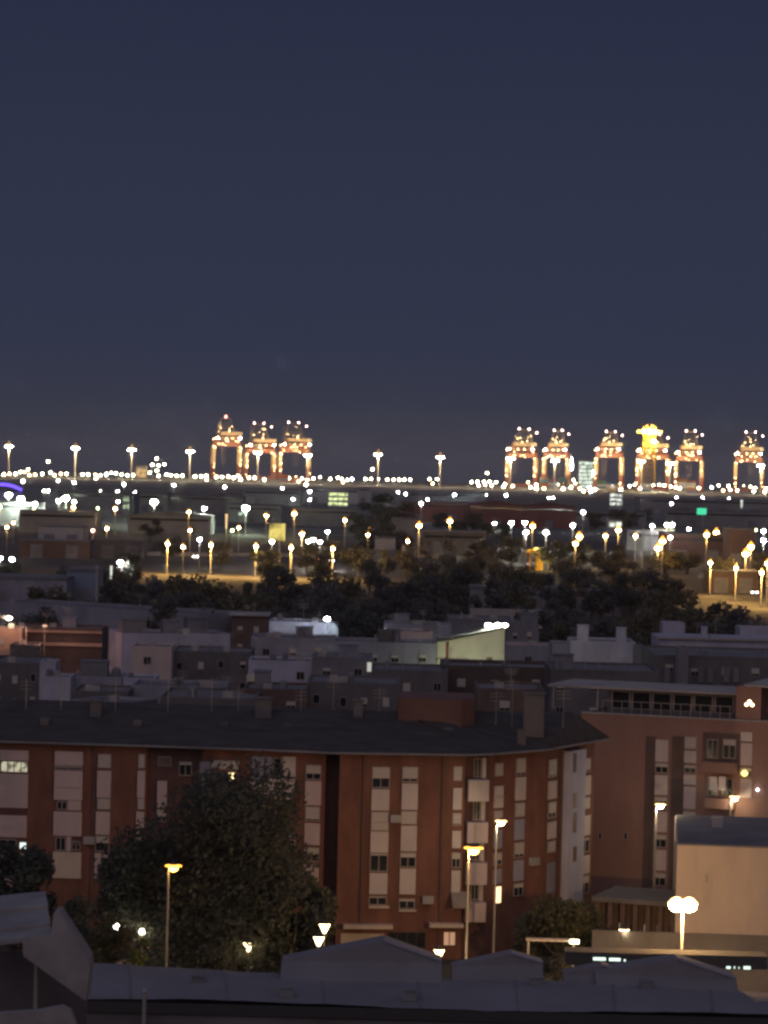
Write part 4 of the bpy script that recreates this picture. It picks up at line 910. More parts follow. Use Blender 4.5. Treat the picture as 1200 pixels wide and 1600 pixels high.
lit_block(212, 229, 728, 746, 17, 1, wmat('orange_glow', (1, .62, .25), .9, .2), BEIGE, 'orange floodlit port shed right of the third mast', name='port_shed', dep=20)  # floodlight on the shed front is put in as glowing panes
lit_block(372, 388, 799, 806, 6, 1, wmat('green_white', (.8, 1, .85), .8, .4), W1, 'tiny green white lit office below the paired white lamps', name='lit_hut')
def sign(x0, x1, y0, y1, z, em, label, name='lit_sign', post=True, cat='sign'):
    xm = (x0 + x1) / 2; P = onz(xm, y0, z); d = P.y; f = Fr(plan(x0, d, y0), plan(x1, d, y0)); zb = f.hit(xm, y1)[1]
    root = thing(name, Vector((P.x, d, 0)), label, cat)
    b = MB(); b.fb(f, 0, f.L, zb, z, 0, .3); b.build('face', em, root); b = MB(); b.fb(f, -.15, f.L + .15, zb - .1, z + .15, -.4, -.004); b.build('cabinet', DMETAL, root)
    if post: b = MB(); b.fb(f, f.L * .62, f.L * .62 + .45, 0, zb - .1, -.4, 0); b.build('post', METAL, root)
    return root
sign(421, 446, 818, 845, 13, wmat('sign_yellow', (1, .80, .20), .85, .22), 'square glowing yellow sign on a tall post left of centre')
sign(1089, 1104, 794, 804, 12, emat('sign_green', (.04, .85, .42), .95), 'small bright green sign at the right under the lit roof edge')
# blue neon arch
P = onz(10, 757, 14); d = P.y; r = thing('neon_arch', Vector((P.x, d, 0)), 'violet blue neon arch glowing at the left edge', 'neon arch'); k = d / FPX
b = MB(); pts = [(P.x + (a - 10) * k, d, 14 - ((a - 4) / 30) ** 2 * 3.2) for a in range(-30, 35, 4)]
for q, s in zip(pts, pts[1:]): b.cyl(q, s, 1.0, 1.0, 6)
b.build('neon_tube', emat('neon_violet', (.14, .07, 1), 2.2), r); b = MB(); b.box(P.x - 15, P.x + 10, d + 1.2, d + 8, 0, 9.5); b.build('wall', W4, r)
# yellow lit shelter (looks like a small canopy with a frame)
P = onz(840, 860, 6.5); d = P.y; k = d / FPX; r = thing('yellow_shelter', Vector((P.x, d, 0)), 'brightly lit yellow canopy with a side frame among the dark trees, right of centre', 'shelter'); X = P.x
YL = mat('yellow_paint', (.75, .42, .04), .6, .2, .6)
b = MB(); b.hexa([(X - 18 * k, d - 1, 5.6), (X + 7 * k, d - 1, 4.6), (X + 7 * k, d + 5, 4.6), (X - 18 * k, d + 5, 5.6)], [(X - 14 * k, d - 1, 6.9), (X + 4 * k, d - 1, 6.9), (X + 4 * k, d + 5, 6.9), (X - 14 * k, d + 5, 6.9)]); b.build('canopy', YL, r)
b = MB(); b.box(X - 2 * k, X + 9 * k, d, d + 4, 0, 4.5); b.build('cabin', YL, r)
b = MB(); b.box(X + 9 * k, X + 20 * k, d - .2, d + .2, 3.6, 4.2); b.box(X + 17 * k, X + 20 * k, d - .2, d + .2, 0, 3.6); b.build('side_frame', YL, r)
b = MB(); b.box(X - 12 * k, X - 10 * k, d - .3, d + .3, 0, 5.6); b.build('post', YL, r)
light(r, (-1, -7, 7.5), 2600, (1, .72, .2), .5); light(r, (3, -6, 2), 900, (1, .72, .2), .5)

# ------------------------------------------------------------------ lamps of the middle distance (prototype + copies)
LP = {}
def lamp_proto(key, h, em, hw, hh, pr, twin, power, lc, pole=METAL, halo=None):
    root = thing('street_lamp', Vector((0, 0, 0)), 'x', 'street lamp')
    b = MB(); b.cyl((0, 0, 0), (0, 0, h - .2), pr, pr * .6, 7); b.build('pole', pole, root)
    b = MB(); b.cyl((0, .3, h - .3), (0, -hw * .5, h + hh * .6), .1, .1, 5); b.build('arm', METAL, root)
    for s in ((-1, 1) if twin else (0,)):
        b = MB(); c = Vector((s * hw * .55, -hw * .3, h - hh * .5)); r_ = hw * (.42 if twin else .5)
        b.lathe(c, [(r_ * .3, 0), (r_ * .9, hh * .3), (r_, hh * .7), (r_ * .6, hh)], 8); b.build('lamp_head', em, root)
        if halo: b = MB(); b.lathe(c + Vector((0, 0, hh + .01)), [(r_ * 1.2, 0), (r_ * 1.0, hh * .35), (r_ * .55, hh * .8), (.05, hh * 1.35)], 8); b.build('lamp_halo', halo, root)  # glowing cone added above the head to stand for the lamp's halo
    if power: light(root, (0, -1.5, h - 1.0), power, lc, .5)
    LP[key] = [root, h, False]
lamp_proto('W', 11, E_W, 1.5, .9, .2, False, 900, (1, .97, .9), halo=emat('far_pale_halo', (.75, .85, .7), .5))
lamp_proto('w', 9, E_W, 1.1, .7, .16, False, 260, (1, .97, .9))
lamp_proto('G', 12, E_G, 3.0, 1.9, .25, False, 6000, (.85, 1, .72))
lamp_proto('B', 11, E_B, 1.7, 1.0, .2, False, 1100, (.8, .9, 1))
lamp_proto('O', 11, E_O, 1.25, .75, .2, False, 1500, (1, .58, .2), halo=emat('far_amber_hood', (1, .38, .04), 2.2))
lamp_proto('D', 11, E_OD, 1.7, 1.05, .2, False, 3200, (1, .52, .14), pole=CONC, halo=emat('far_amber_halo_b', (1, .36, .03), 3.0))
lamp_proto('o', 9, emat('orange_soft_lamp', (1, .66, .3), 110), .9, .7, .16, False, 420, (1, .58, .2), halo=emat('far_amber_halo_c', (1, .38, .05), 1.6))
lamp_proto('r', 8, emat('reddish_lamp', (1, .42, .26), 50), .9, .7, .16, False, 200, (1, .5, .3))
lamp_proto('y', 8, emat('yellow_green_lamp', (.85, .95, .35), 22), 1.0, .9, .16, False, 0, (1, 1, .6))
def mlamp(key, x, y, label, group=None, h=None):
    P_ = LP[key]; d = onz(x, y, P_[1]); o = P_[0] if not P_[2] else copy_tree(P_[0]); P_[2] = True
    o.location = (d.x, d.y, 0); relabel(o, label, 'street lamp', group); return o
# key, x, y, what singles it out
ML = [
 ('W', 36, 752, 'white lamp standing just above the right end of the violet neon arch'), ('G', 33, 780, 'brilliant green white floodlight right below the violet neon arch'), ('G', 14, 774, 'brilliant floodlight at the left edge inside the neon arch glow'),
 ('O', 0, 792, 'orange lamp at the very left edge below the neon arch'), ('W', 55, 787, 'white lamp right of the brilliant green white floodlight at the left'), ('y', 53, 795, 'small yellow green lamp below the white one at the left'), ('y', 12, 789, 'small yellow green lamp between the orange edge lamp and the floodlight'),
 ('W', 91, 751, 'first white lamp of the pair near the second mast'), ('W', 116, 754, 'second white lamp of the pair at the foot of the second mast'), ('W', 194, 757, 'white lamp just left of the foot of the third mast'),
 ('G', 103, 779, 'brightest of the white lamp cluster below the second mast'), ('W', 92, 783, 'left lamp of the white cluster below the second mast'), ('W', 116, 784, 'right lamp of the white cluster below the second mast'), ('O', 115, 793, 'orange lamp on a tall pole under the white cluster at the left'),
 ('y', 153, 794, 'yellow green lamp alone between the white cluster and the green lit building'), ('w', 185, 784, 'white lamp above the orange one beside the narrow green building'), ('O', 180, 795, 'orange lamp beside the narrow green lit building'),
 ('G', 241, 785, 'brightest green white floodlight, alone left of centre'), ('O', 295, 800, 'orange lamp right of the brightest green white floodlight'), ('W', 319, 795, 'white lamp between two orange lamps left of centre'),
 ('W', 272, 758, 'white lamp under the fourth mast'), ('W', 351, 761, 'white lamp below the first crane of the left trio'), ('B', 441, 763, 'bluish white lamp below the second crane of the left trio'), ('B', 484, 768, 'bluish white lamp below the third crane of the left trio'),
 ('w', 458, 780, 'left lamp of the small white pair under the third crane'), ('w', 484, 781, 'right lamp of the small white pair under the third crane'), ('G', 384, 794, 'bright white floodlight over the pale low warehouse left of centre'), ('O', 416, 806, 'orange lamp just above the glowing yellow sign'),
 ('o', 11, 824, 'left of the two small orange lamps near the left edge'), ('r', 21, 817, 'right and redder of the two small orange lamps near the left edge'), ('r', 145, 829, 'reddish lamp left of the small orange one above the road, left side'), ('o', 167, 826, 'small orange lamp on a visible pole above the road, left side'),
 ('w', 188, 879, 'small white lamp above the tree belt beside the pale tube post'), ('o', 297, 829, 'small orange lamp on a pole above the road'), ('w', 312, 843, 'white lamp between small orange ones above the road'), ('o', 286, 855, 'warm lamp low above the left part of the orange road'),
 ('o', 373, 825, 'warm lamp on a pole above the red tail light'), ('y', 363, 829, 'yellowish lamp left of the warm pole lamp above the tail light'), ('w', 425, 846, 'white lamp overlapping the lower left corner of the yellow sign'),
 ('D', 460, 803, 'large orange lamp right of the yellow sign'), ('O', 539, 813, 'orange lamp alone left of the tall dark clump'), ('O', 472, 835, 'orange lamp below the large one right of the yellow sign'),
 ('w', 482, 846, 'left lamp of the three tiny white ones right of the yellow sign'), ('w', 490, 843, 'middle lamp of the three tiny white ones right of the yellow sign'), ('w', 500, 847, 'right lamp of the three tiny white ones right of the yellow sign'), ('w', 512, 831, 'tiny lone white lamp left of the grey house'),
 ('o', 577, 829, 'upper small orange lamp on a pole at the left of the pale broken house'), ('o', 575, 836, 'lower small orange lamp at the left of the pale broken house'), ('o', 637, 846, 'orange lamp in front of the small beige house'), ('D', 655, 822, 'orange lamp above right of the small beige house'), ('D', 703, 815, 'brightest orange lamp at the centre right on a tall pole'),
 ('w', 622, 769, 'left lamp of the white pair above the tall dark clump'), ('w', 634, 772, 'right lamp of the white pair above the tall dark clump'), ('B', 668, 770, 'bluish lamp under the mast at the centre right'), ('w', 668, 780, 'small white lamp right below the bluish one at the centre right'), ('W', 658, 787, 'white lamp lowest of the three under the centre right mast'),
 ('B', 710, 773, 'large bluish white lamp right of the centre mast'), ('W', 759, 773, 'white lamp under the lone raised cream lamp, right of centre'), ('W', 791, 774, 'upper white lamp under the first crane of the right group'), ('w', 789, 785, 'lower white lamp under the first crane of the right group'), ('W', 830, 790, 'lone white lamp on the maroon warehouse roof line'),
 ('w', 858, 778, 'left lamp of the pale green pair under the right cranes'), ('w', 864, 778, 'right lamp of the pale green pair under the right cranes'), ('w', 773, 818, 'smallest white lamp at the left end of the brilliant row'), ('B', 799, 817, 'first brilliant bluish lamp of the row before the maroon warehouse'), ('B', 820, 817, 'second brilliant bluish lamp of the row before the maroon warehouse'),
 ('D', 832, 823, 'warm lamp at the right of the two brilliant bluish ones'), ('W', 822, 832, 'white lamp below the two brilliant bluish ones'), ('W', 853, 832, 'white lamp at the right end of the brilliant row'), ('y', 888, 792, 'small yellow green lamp above the right end of the maroon warehouse'), ('W', 895, 821, 'white lamp right of the maroon warehouse'), ('W', 911, 800, 'white lamp left of the stacked lit block'),
 ('D', 905, 839, 'upper orange lamp of the pair right of the maroon warehouse'), ('O', 899, 850, 'lower orange lamp of the pair right of the maroon warehouse'), ('D', 966, 829, 'bright warm lamp right above the yellow lit tree'), ('O', 946, 838, 'orange lamp left of the yellow lit tree'), ('O', 993, 838, 'orange lamp right of the yellow lit tree'),
 ('B', 1057, 778, 'left lamp on the thin lit roof edge'), ('w', 1049, 787, 'small white lamp below the left end of the lit roof edge'), ('B', 1098, 777, 'middle and brightest lamp on the thin lit roof edge'), ('B', 1139, 778, 'right lamp on the thin lit roof edge'),
 ('W', 1019, 822, 'white lamp left of the yellow green lit strip'), ('W', 1042, 820, 'left half of the long white lamp over the yellow green strip'), ('W', 1050, 820, 'right half of the long white lamp over the yellow green strip'), ('w', 1061, 833, 'white lamp right of the yellow green strip'), ('w', 1047, 840, 'white lamp under the yellow green strip'), ('y', 1056, 840, 'yellow green lamp under the yellow green strip'), ('w', 1076, 827, 'dim white lamp between the strip and the paired orange lamps'),
 ('D', 1035, 846, 'upper orange lamp of the pair below the yellow green strip'), ('D', 1028, 857, 'lower orange lamp of the pair below the yellow green strip'), ('D', 1104, 836, 'left lamp of the big orange pair at the right'), ('D', 1119, 832, 'right lamp of the big orange pair at the right'), ('w', 1091, 840, 'white lamp left under the big orange pair'), ('w', 1115, 840, 'white lamp right under the big orange pair'), ('w', 1130, 840, 'dim white lamp furthest right under the big orange pair'),
 ('D', 1173, 855, 'upper orange lamp of the pair near the right edge'), ('D', 1165, 866, 'lower orange lamp of the pair near the right edge'), ('W', 1193, 830, 'upper white lamp at the right edge'), ('y', 1181, 828, 'yellow green lamp left of the upper white one at the right edge'), ('W', 1193, 845, 'lower white lamp at the right edge'), ('O', 1199, 881, 'orange lamp at the right edge above the highway'),
 ('w', 19, 874, 'small white lamp above the blue grey shed near the left edge'), ('w', 0, 872, 'small white lamp cut by the left edge above the blue grey shed'),
]
for k_, x, y, l in ML: mlamp(k_, x, y, l)
for i, (x, y) in enumerate(((69, 767), (75, 767), (102, 767), (125, 768), (131, 768), (157, 768), (184, 768), (211, 769))):
    mlamp('w', x, y, 'small white lamp in the even row below the second and third mast at the left', 'row of small white lamps at the left')
for x, y, l in ((174, 884, 'pale upright tube post lit white above the tree belt at the left'), (1159, 781, 'pale upright tube post at the right below the lit roof edge'), (354, 803, 'upright orange lit post right of the white lamps, left of centre')):
    P = onz(x, y, 14 if x != 174 else 11); o = Vector((P.x, P.y, 0)); r = thing('lit_post', o, l, 'post')
    wd_ = .35 * P.y / 900; b = MB(); b.cyl(o, o + Vector((0, 0, P.z * .62)), wd_ * .6, wd_ * .6); b.build('pole', METAL, r)
    b = MB(); b.cyl(o + Vector((0, 0, P.z * .62)), o + Vector((0, 0, P.z)), wd_ * .55, wd_, 8); b.build('post_glow', emat('post_glow_orange' if x == 354 else 'post_glow_white', (1, .62, .28) if x == 354 else (.85, .9, .78), .9 if x != 354 else 1.1), r)  # light caught by the post put in as a glowing upper length
# tall unlit masts seen against the dark
for x, y, z, l in ((1005, 826, 16, 'tall faint unlit post above the brownish shed'), (152, 886, 12, 'faint grey post beside the pale tube post')):
    P = onz(x, y, z); o = Vector((P.x, P.y, 0)); r = thing('tall_post', o, l, 'post'); b = MB(); b.cyl(o, o + Vector((0, 0, z)), .35, .25); b.build('pole', CONC, r); b = MB(); b.cyl(o + Vector((0, 0, z)), o + Vector((0, 0, z + .3)), .5, .3); b.build('cap', CONC, r)

# ------------------------------------------------------------------ cars on the far roads
def car(x, y, label, paint, rear=True, dirn=0):
    P = onz(x, y, .7); o = Vector((P.x, P.y, .05)); r = thing('parked_car' if False else 'car', o, label, 'car'); X, Y, Z = o
    b = MB(); L = 2.1; W = .85
    b.hexa([(X - W, Y - L, Z + .3), (X + W, Y - L, Z + .3), (X + W, Y + L, Z + .3), (X - W, Y + L, Z + .3)], [(X - W, Y - L, Z + .85), (X + W, Y - L, Z + .85), (X + W, Y + L, Z + .8), (X - W, Y + L, Z + .8)])
    b.build('body', CARP[paint], r)
    b = MB(); b.hexa([(X - W * .95, Y - L * .8, Z + .853), (X + W * .95, Y - L * .8, Z + .853), (X + W * .95, Y + L * .45, Z + .853), (X - W * .95, Y + L * .45, Z + .853)], [(X - W * .75, Y - L * .5, Z + 1.4), (X + W * .75, Y - L * .5, Z + 1.4), (X + W * .75, Y + L * .1, Z + 1.4), (X - W * .75, Y + L * .1, Z + 1.4)]); b.build('cabin', GLASS, r)
    for sx_ in (-1, 1):
        for sy in (-1.3, 1.3): b = MB(); b.cyl((X + sx_ * W - .1, Y + sy, Z + .3), (X + sx_ * W + .1, Y + sy, Z + .3), .3, .3, 10); b.build('wheel', RUB, r)
        b = MB(); b.box(X + sx_ * .6 - .25, X + sx_ * .6 + .25, Y - L - .05, Y - L + .02, Z + .5, Z + .78); b.build('tail_light' if rear else 'headlight', E_R if rear else emat('headlight', (1, .95, .85), 30), r)
    return r
car(375, 866, 'car with glowing red tail lights on the orange lit road, left of the yellow sign', 2); car(233, 864, 'car with red tail lights at the left start of the orange lit road', 0); car(496, 873, 'car with pink red tail lights on the road right of the yellow sign', 3)
car(306, 869, 'car with white headlights on the middle of the orange lit road', 1, False); car(518, 876, 'car with white headlights at the right end of the orange lit road', 2, False)
car(1150, 917, 'first of three cars with headlights on the orange highway, furthest left', 1, False); car(1169, 922, 'middle of the three cars with headlights on the orange highway', 0, False); car(1178, 925, 'rightmost of the three cars with headlights on the orange highway', 2, False)
# embankment walls lit orange beside the roads, with their own road lamps
def guard(pts, z, label):
    P0 = onz(*pts[0], 0); r = thing('road_barrier', Vector((P0.x, P0.y, 0)), label, 'barrier')
    for a, c in zip(pts, pts[1:]):
        A = onz(*a, 0); B = onz(*c, 0); f = Fr(A, B); b = MB(); b.fb(f, 0, f.L - .05, 0, z, -.2, .2); b.build('barrier_section', CONC, r)
guard([(225, 868), (300, 869), (440, 870), (575, 877)], 1.3, 'low concrete barrier along the far side of the orange lit road')
guard([(1092, 903), (1140, 908), (1215, 914)], 1.5, 'low concrete barrier along the far side of the orange highway')
def roadlamp(x, y, power, label, lc=(1, .55, .14)):
    o = mlamp('o', x, y, label)
    light(o, (0, -3, 8), power, lc, .5)
for i_, (x, y) in enumerate(((262, 850), (330, 852), (400, 854), (455, 856), (520, 858))):
    roadlamp(x, y, 14000, ('first', 'second', 'third', 'fourth', 'fifth')[i_] + ' of five small orange lamps along the orange lit road, from the left')
for i_, (x, y) in enumerate(((1110, 880), (1150, 888), (1190, 895))):
    roadlamp(x, y, 15000, ('left', 'middle', 'right')[i_] + ' one of three small orange lamps over the orange highway')
for k_, v_ in LP.items():
    if not v_[2]: print('unused lamp proto', k_)

# ------------------------------------------------------------------ port: high masts
def mast_proto():
    root = thing('high_mast_lamp', Vector((0, 0, 0)), 'x', 'high mast lamp'); h = 40
    b = MB(); b.cyl((0, 0, 0), (0, 0, h), .95, .5, 10); b.build('mast_pole', METAL, root)
    b = MB()
    for i in range(12):
        a = i * math.pi / 6; c = (i + 1) * math.pi / 6; b.cyl((3.2 * math.cos(a), 3.2 * math.sin(a), h), (3.2 * math.cos(c), 3.2 * math.sin(c), h), .18, .18, 5)
    for i in range(4): a = i * math.pi / 2; b.cyl((0, 0, h - .3), (3.2 * math.cos(a), 3.2 * math.sin(a), h), .12, .12, 5)
    b.build('head_frame', DMETAL, root)
    for i in range(8):
        a = i * math.pi / 4 + .2; b = MB(); b.lathe((3.4 * math.cos(a), 3.4 * math.sin(a), h - 1.0), [(.4, 0), (1.1, .4), (1.0, .8), (.3, 1.0)], 6); b.build('floodlight', emat('mast_flood', (1, .90, .70), 420), root)
    b = MB(); b.lathe((0, 0, h + .25), [(4.2, 0), (3.6, 1.2), (2.2, 3.2), (.9, 5.5), (.1, 7)], 10); b.build('mast_halo', emat('mast_halo_glow', (1, .46, .10), .55), root)  # glowing cone added above the floodlights, shaped as the mast's halo
    light(root, (0, -5, h - 4), 90000, (1, .72, .38), 1.5)
    return root
mp = mast_proto(); first = True
masts = [(14, 697, 'first high floodlight mast from the left, at the left edge'), (118, 700, 'second high floodlight mast from the left'), (206, 702, 'third high floodlight mast from the left, beside the orange port shed'), (297, 705, 'fourth high floodlight mast, left of the crane trio'),
         (403, 707, 'high floodlight mast in front of the middle crane of the trio'), (481, 711, 'high floodlight mast in front of the right crane of the trio'), (591, 710, 'lone high floodlight mast right of the crane trio'), (688, 714, 'lone high floodlight mast between the two crane groups'),
         (798, 716, 'high floodlight mast at the left leg of the first crane of the right group'), (867, 719, 'high floodlight mast before the second crane of the right group'), (1002, 720, 'high floodlight mast left under the blazing golden light'), (1047, 724, 'high floodlight mast right under the blazing golden light'), (1189, 727, 'high floodlight mast before the crane at the right edge')]
for x, y, l in masts:
    o = mp if first else copy_tree(mp); first = False
    d = 4050; p = at(x, y, d); o.location = (p.x, d, 0); o.scale = (1, 1, p.z / 40); relabel(o, l, 'high mast lamp')

# ------------------------------------------------------------------ port: gantry cranes
EM_C = emat('crane_flood', (1, .90, .68), 110); EM_CS = emat('crane_bulb', (1, .66, .30), 30)
def crane(xl, xr, ybeam, yapex, d, rot, label, red_tip=False, cab=True, arc=False, seed=0):
    """ship-to-shore gantry seen along its girder; sizes from the photo's own scale at distance d"""
    rnd = random.Random(seed)
    xm = (xl + xr) / 2; k = d / FPX; c = at(xm, ybeam, d); W = (xr - xl) * k / 2 - 3; zb = c.z; za = at(xm, yapex, d).z
    root = thing('gantry_crane', Vector((c.x, d, 0)), label, 'crane'); root.rotation_euler = (0, 0, R(rot)); O = base_of(root)
    G = 13.0; zt = zb - 14
    def P(x, y, z): return O + Vector((x, y, z))
    for sx_ in (-1, 1):
        for sy in (-1, 1):
            b = MB(); t = 1.9; X = sx_ * W; Y = sy * G
            b.cur = 0; b.box(O.x + X - t, O.x + X + t, O.y + Y - t, O.y + Y + t, 1.2, zt * .46)
            b.cur = 1; b.box(O.x + X - t * .92, O.x + X + t * .92, O.y + Y - t * .92, O.y + Y + t * .92, zt * .46, zt)  # floodlight on the upper legs put into a cream upper half
            leg = b.build('leg', [CRED, CCREAM], root)
            w_ = MB(); w_.box(O.x + X - 3.2, O.x + X + 3.2, O.y + Y - 1.0, O.y + Y + 1.0, .1, 1.18); w_.build('wheel_bogie', DMETAL, leg)
    for sy in (-1, 1):
        b = MB(); b.box(O.x - W, O.x + W, O.y + sy * G - 1.2, O.y + sy * G + 1.2, zt + .01, zt + 6.5); b.build('portal_beam', CRED, root)
        b = MB(); b.box(O.x - W + 1.6, O.x + W - 1.6, O.y + sy * G - .9, O.y + sy * G + .9, 2.0, 4.6); b.build('sill_beam', CRED, root)
        b = MB()
        for s in (-1, 1): b.cyl(P(s * W, sy * G, zt + 4.5), P(s * (W - 6), sy * G * .6, zb), 1.3, 1.1, 6)
        b.cyl(P(-W + 4, sy * G, zt + 4.5), P(-2, sy * G, zb - 2), .9, .9, 6); b.cyl(P(W - 4, sy * G, zt + 4.5), P(2, sy * G, zb - 2), .9, .9, 6); b.box(O.x - W + 3, O.x + W - 3, O.y + sy * G - .8, O.y + sy * G + .8, zb - 5, zb - 2.7); b.build('upper_frame', CRED, root)
    for sx_ in (-1, 1): b = MB(); b.cyl(P(sx_ * W, -G, zt - 3), P(sx_ * W, G, zt - 3), .9, .9, 6); b.cyl(P(sx_ * W, -G, 5), P(sx_ * W, G, zt - 6), .6, .6, 6); b.build('side_brace', CRED, root)
    # main girder along y, platform with rail, machinery house
    b = MB(); b.box(O.x - W + 5, O.x - W + 8, O.y - 28, O.y + 30, zb - 1.8, zb + 1.6); b.box(O.x + W - 8, O.x + W - 5, O.y - 28, O.y + 30, zb - 1.8, zb + 1.6); b.build('girder', CRED, root)
    b = MB(); b.box(O.x - W + 2, O.x + W - 2, O.y - 26, O.y - 23, zb - 2.4, zb - 1.85)
    for i in range(9): x = -W + 2.2 + i * (2 * W - 4.4) / 8; b.box(O.x + x - .12, O.x + x + .12, O.y - 25.9, O.y - 25.7, zb - 1.84, zb - .3)
    b.build('walkway', CCREAM, root)
    b = MB(); b.box(O.x - W * .55, O.x + W + 1, O.y - 22, O.y - 8, zb + 1.65, zb + 6.2); mh = b.build('machinery_house', CCREAM, root)
    b = MB(); b.box(O.x - W * .58, O.x + W + 1.3, O.y - 22.3, O.y - 7.7, zb + 6.22, zb + 6.7); b.build('roof', CGREY, mh)
    # A-frame and stays
    b = MB(); ax = W * .35
    for s in (-1, 1):
        b.cyl(P(s * (W - 6), 10, zb + 1.5), P(s * ax, 14, za - 1.5), .75, .6, 6); b.cyl(P(s * (W - 6), -8, zb + 1.5), P(s * ax, 13, za - 3), .5, .45, 6)
    b.cyl(P(-ax, 14, za - 1.5), P(ax, 14, za - 1.5), .7, .7, 6); b.cyl(P(-ax * 1.7, 11.5, (zb + za) / 2), P(ax * 1.7, 11.5, (zb + za) / 2), .5, .5, 6); b.build('a_frame', CGREY, root)
    # raised boom: two chords leaning up beyond the A-frame, laced
    b = MB(); n = 7
    q0 = [P(s * (W - 9), 31, zb) for s in (-1, 1)]; bt = rnd.uniform(-9, 3); q1 = [P(s * (W - 11) + rnd.uniform(-1, 1), 46 - bt, za + (2 if arc else -3) + bt * .6) for s in (-1, 1)]
    for i in (0, 1): b.cyl(q0[i], q1[i], .7, .55, 6)
    for j in range(n + 1):
        u = j / n; b.cyl(q0[0].lerp(q1[0], u), q0[1].lerp(q1[1], u), .35, .35, 5)
    b.build('boom', CGREY, root)
    b = MB(); b.cyl(P(-ax, 14, za - 1.5), q1[0], .25, .25, 4); b.cyl(P(ax, 14, za - 1.5), q1[1], .25, .25, 4); b.cyl(P(-ax, 14, za - 1.5), P(-W + 6, -26, zb + 2), .28, .28, 4); b.cyl(P(ax, 14, za - 1.5), P(W - 6, -26, zb + 2), .28, .28, 4); b.build('stay_rod', CGREY, root)
    if cab: b = MB(); b.box(O.x - W + 9, O.x - W + 12, O.y - 4, O.y, zb - 6.5, zb - 3.2); cb = b.build('cab', CCREAM, root); b = MB(); b.box(O.x - W + 9.3, O.x - W + 11.7, O.y - 4.06, O.y - 4.01, zb - 6, zb - 4); b.build('window', GLASS, cb)
    b = MB()
    for i in range(6):
        z0 = 5 + i * (zt - 8) / 6; z1 = 5 + (i + 1) * (zt - 8) / 6; s = 1 if i % 2 else -1
        b.cyl(P(W - 2.4, -G + s * 2, z0), P(W - 2.4, -G - s * 2, z1), .3, .3, 4)
    b.build('stairway', CGREY, root)
    b = MB()
    for i in range(6):
        x0 = -W + 2 + i * (2 * W - 4) / 6; x1 = -W + 2 + (i + 1) * (2 * W - 4) / 6
        b.cyl(P(x0, -G - 1.4, zt + (.6 if i % 2 else 6)), P(x1, -G - 1.4, zt + (6 if i % 2 else .6)), .4, .4, 4); b.cyl(P(x0, 9, zb + (2 if i % 2 else 8)), P(x1, 9, zb + (8 if i % 2 else 2)), .35, .35, 4)
    b.build('lattice', CCREAM, root)
    b = MB(); tx = rnd.uniform(-W * .5, W * .3); b.box(O.x + tx - 4, O.x + tx + 4, O.y - G - 8, O.y - G - 3, zb - 4.8, zb - 3); b.cyl(P(tx - 3, -G - 5, zb - 4.8), P(tx - 2, -G - 5, rnd.uniform(14, 26)), .18, .18, 4); b.cyl(P(tx + 3, -G - 5, zb - 4.8), P(tx + 2, -G - 5, 20), .18, .18, 4); b.build('trolley', CGREY, root)
    # floodlights
    fl = [(-W + 3.5, -27, zb - 2.6, 1.25, EM_C), (W - 2.5, -27, zb - 2.4, 1.3, EM_C), (-W * .15, -27, zb - 2.8, .7, EM_CS), (W * .3, -27, zb - 2.8, .7, EM_CS), (-W - .5, -G, zb - 4, .8, EM_CS), (-W + 1, -G - 2, zt - 2, .7, EM_CS), (W * .1, -22.5, zb + 7.2, .6, EM_CS), (-W * .4, 9, zb + 12, .6, EM_CS), (W * .25, 9, zb + 9, .6, EM_CS), (W - 1, -G - 2, zt - 1, .6, EM_CS)]
    for q in range(9):
        fl.append((rnd.choice([-1, 1]) * W + rnd.uniform(-1, 1), -G - 2.2, rnd.uniform(6, zt), rnd.uniform(.45, .7), EM_CS))
    for q in range(8): fl.append((rnd.uniform(-W + 3, W - 3), -G - 1.6, zt + rnd.choice([1, 3, 7.5]) , rnd.uniform(.45, .75), EM_CS))
    for q in range(6): fl.append((rnd.uniform(-W * .6, W * .6), 8, zb + rnd.uniform(3, (za - zb) * .8), rnd.uniform(.35, .55), EM_CS))
    for x, y, z, r_, em in fl: b = MB(); b.lathe(P(x, y, z - r_ * .6), [(r_ * .4, 0), (r_, r_ * .5), (r_, r_ * .9), (r_ * .4, r_ * 1.3)], 7); b.build('floodlight', em, root)
    tips = [(-ax, 14, za), (ax, 14, za), (W * .9, 14, za - 5)] if not red_tip else [(0, 14, za + 1)]
    for i, (x, y, z) in enumerate(tips): b = MB(); r_ = .9 if not red_tip else 1.8; b.lathe(P(x, y, z - r_), [(r_ * .4, 0), (r_, r_ * .7), (r_, r_ * 1.3), (r_ * .4, r_ * 2)], 8); b.build('warning_light', E_P if not red_tip else emat('red_tip', (1, .30, .22), 8), root)
    for x, y, z, p_ in ((-W * .6, -36, zt * .8, 16000), (W * .7, -36, zt * .75, 16000), (0, -44, zb + 3, 15000), (0, 0, zb - 5, 8000)): light(root, (x, y, z), p_ * 1.6, (1, .58, .24), 1.0)
    return root
crane(330, 378, 682, 652, 4600, 9, 'leftmost crane of the left trio, tallest, with a red light on its tip', red_tip=True, seed=1)
crane(381, 431, 693, 661, 4640, 9, 'middle crane of the left trio, behind the high mast lamp', seed=2)
crane(434, 486, 692, 660, 4640, 9, 'right crane of the left trio, cream band lit, behind a high mast lamp', seed=3)
crane(791, 842, 699, 670, 4350, -9, 'first crane of the right group, from its left end', arc=True, seed=4)
crane(848, 892, 700, 672, 4350, -9, 'second crane of the right group, next to the white green lit tower', arc=True, seed=5)
crane(929, 976, 699, 674, 4350, -9, 'third crane of the right group, right of the white green lit tower', seed=6)
crane(994, 1048, 701, 678, 4330, -9, 'crane of the right group under the blazing golden light', seed=7)
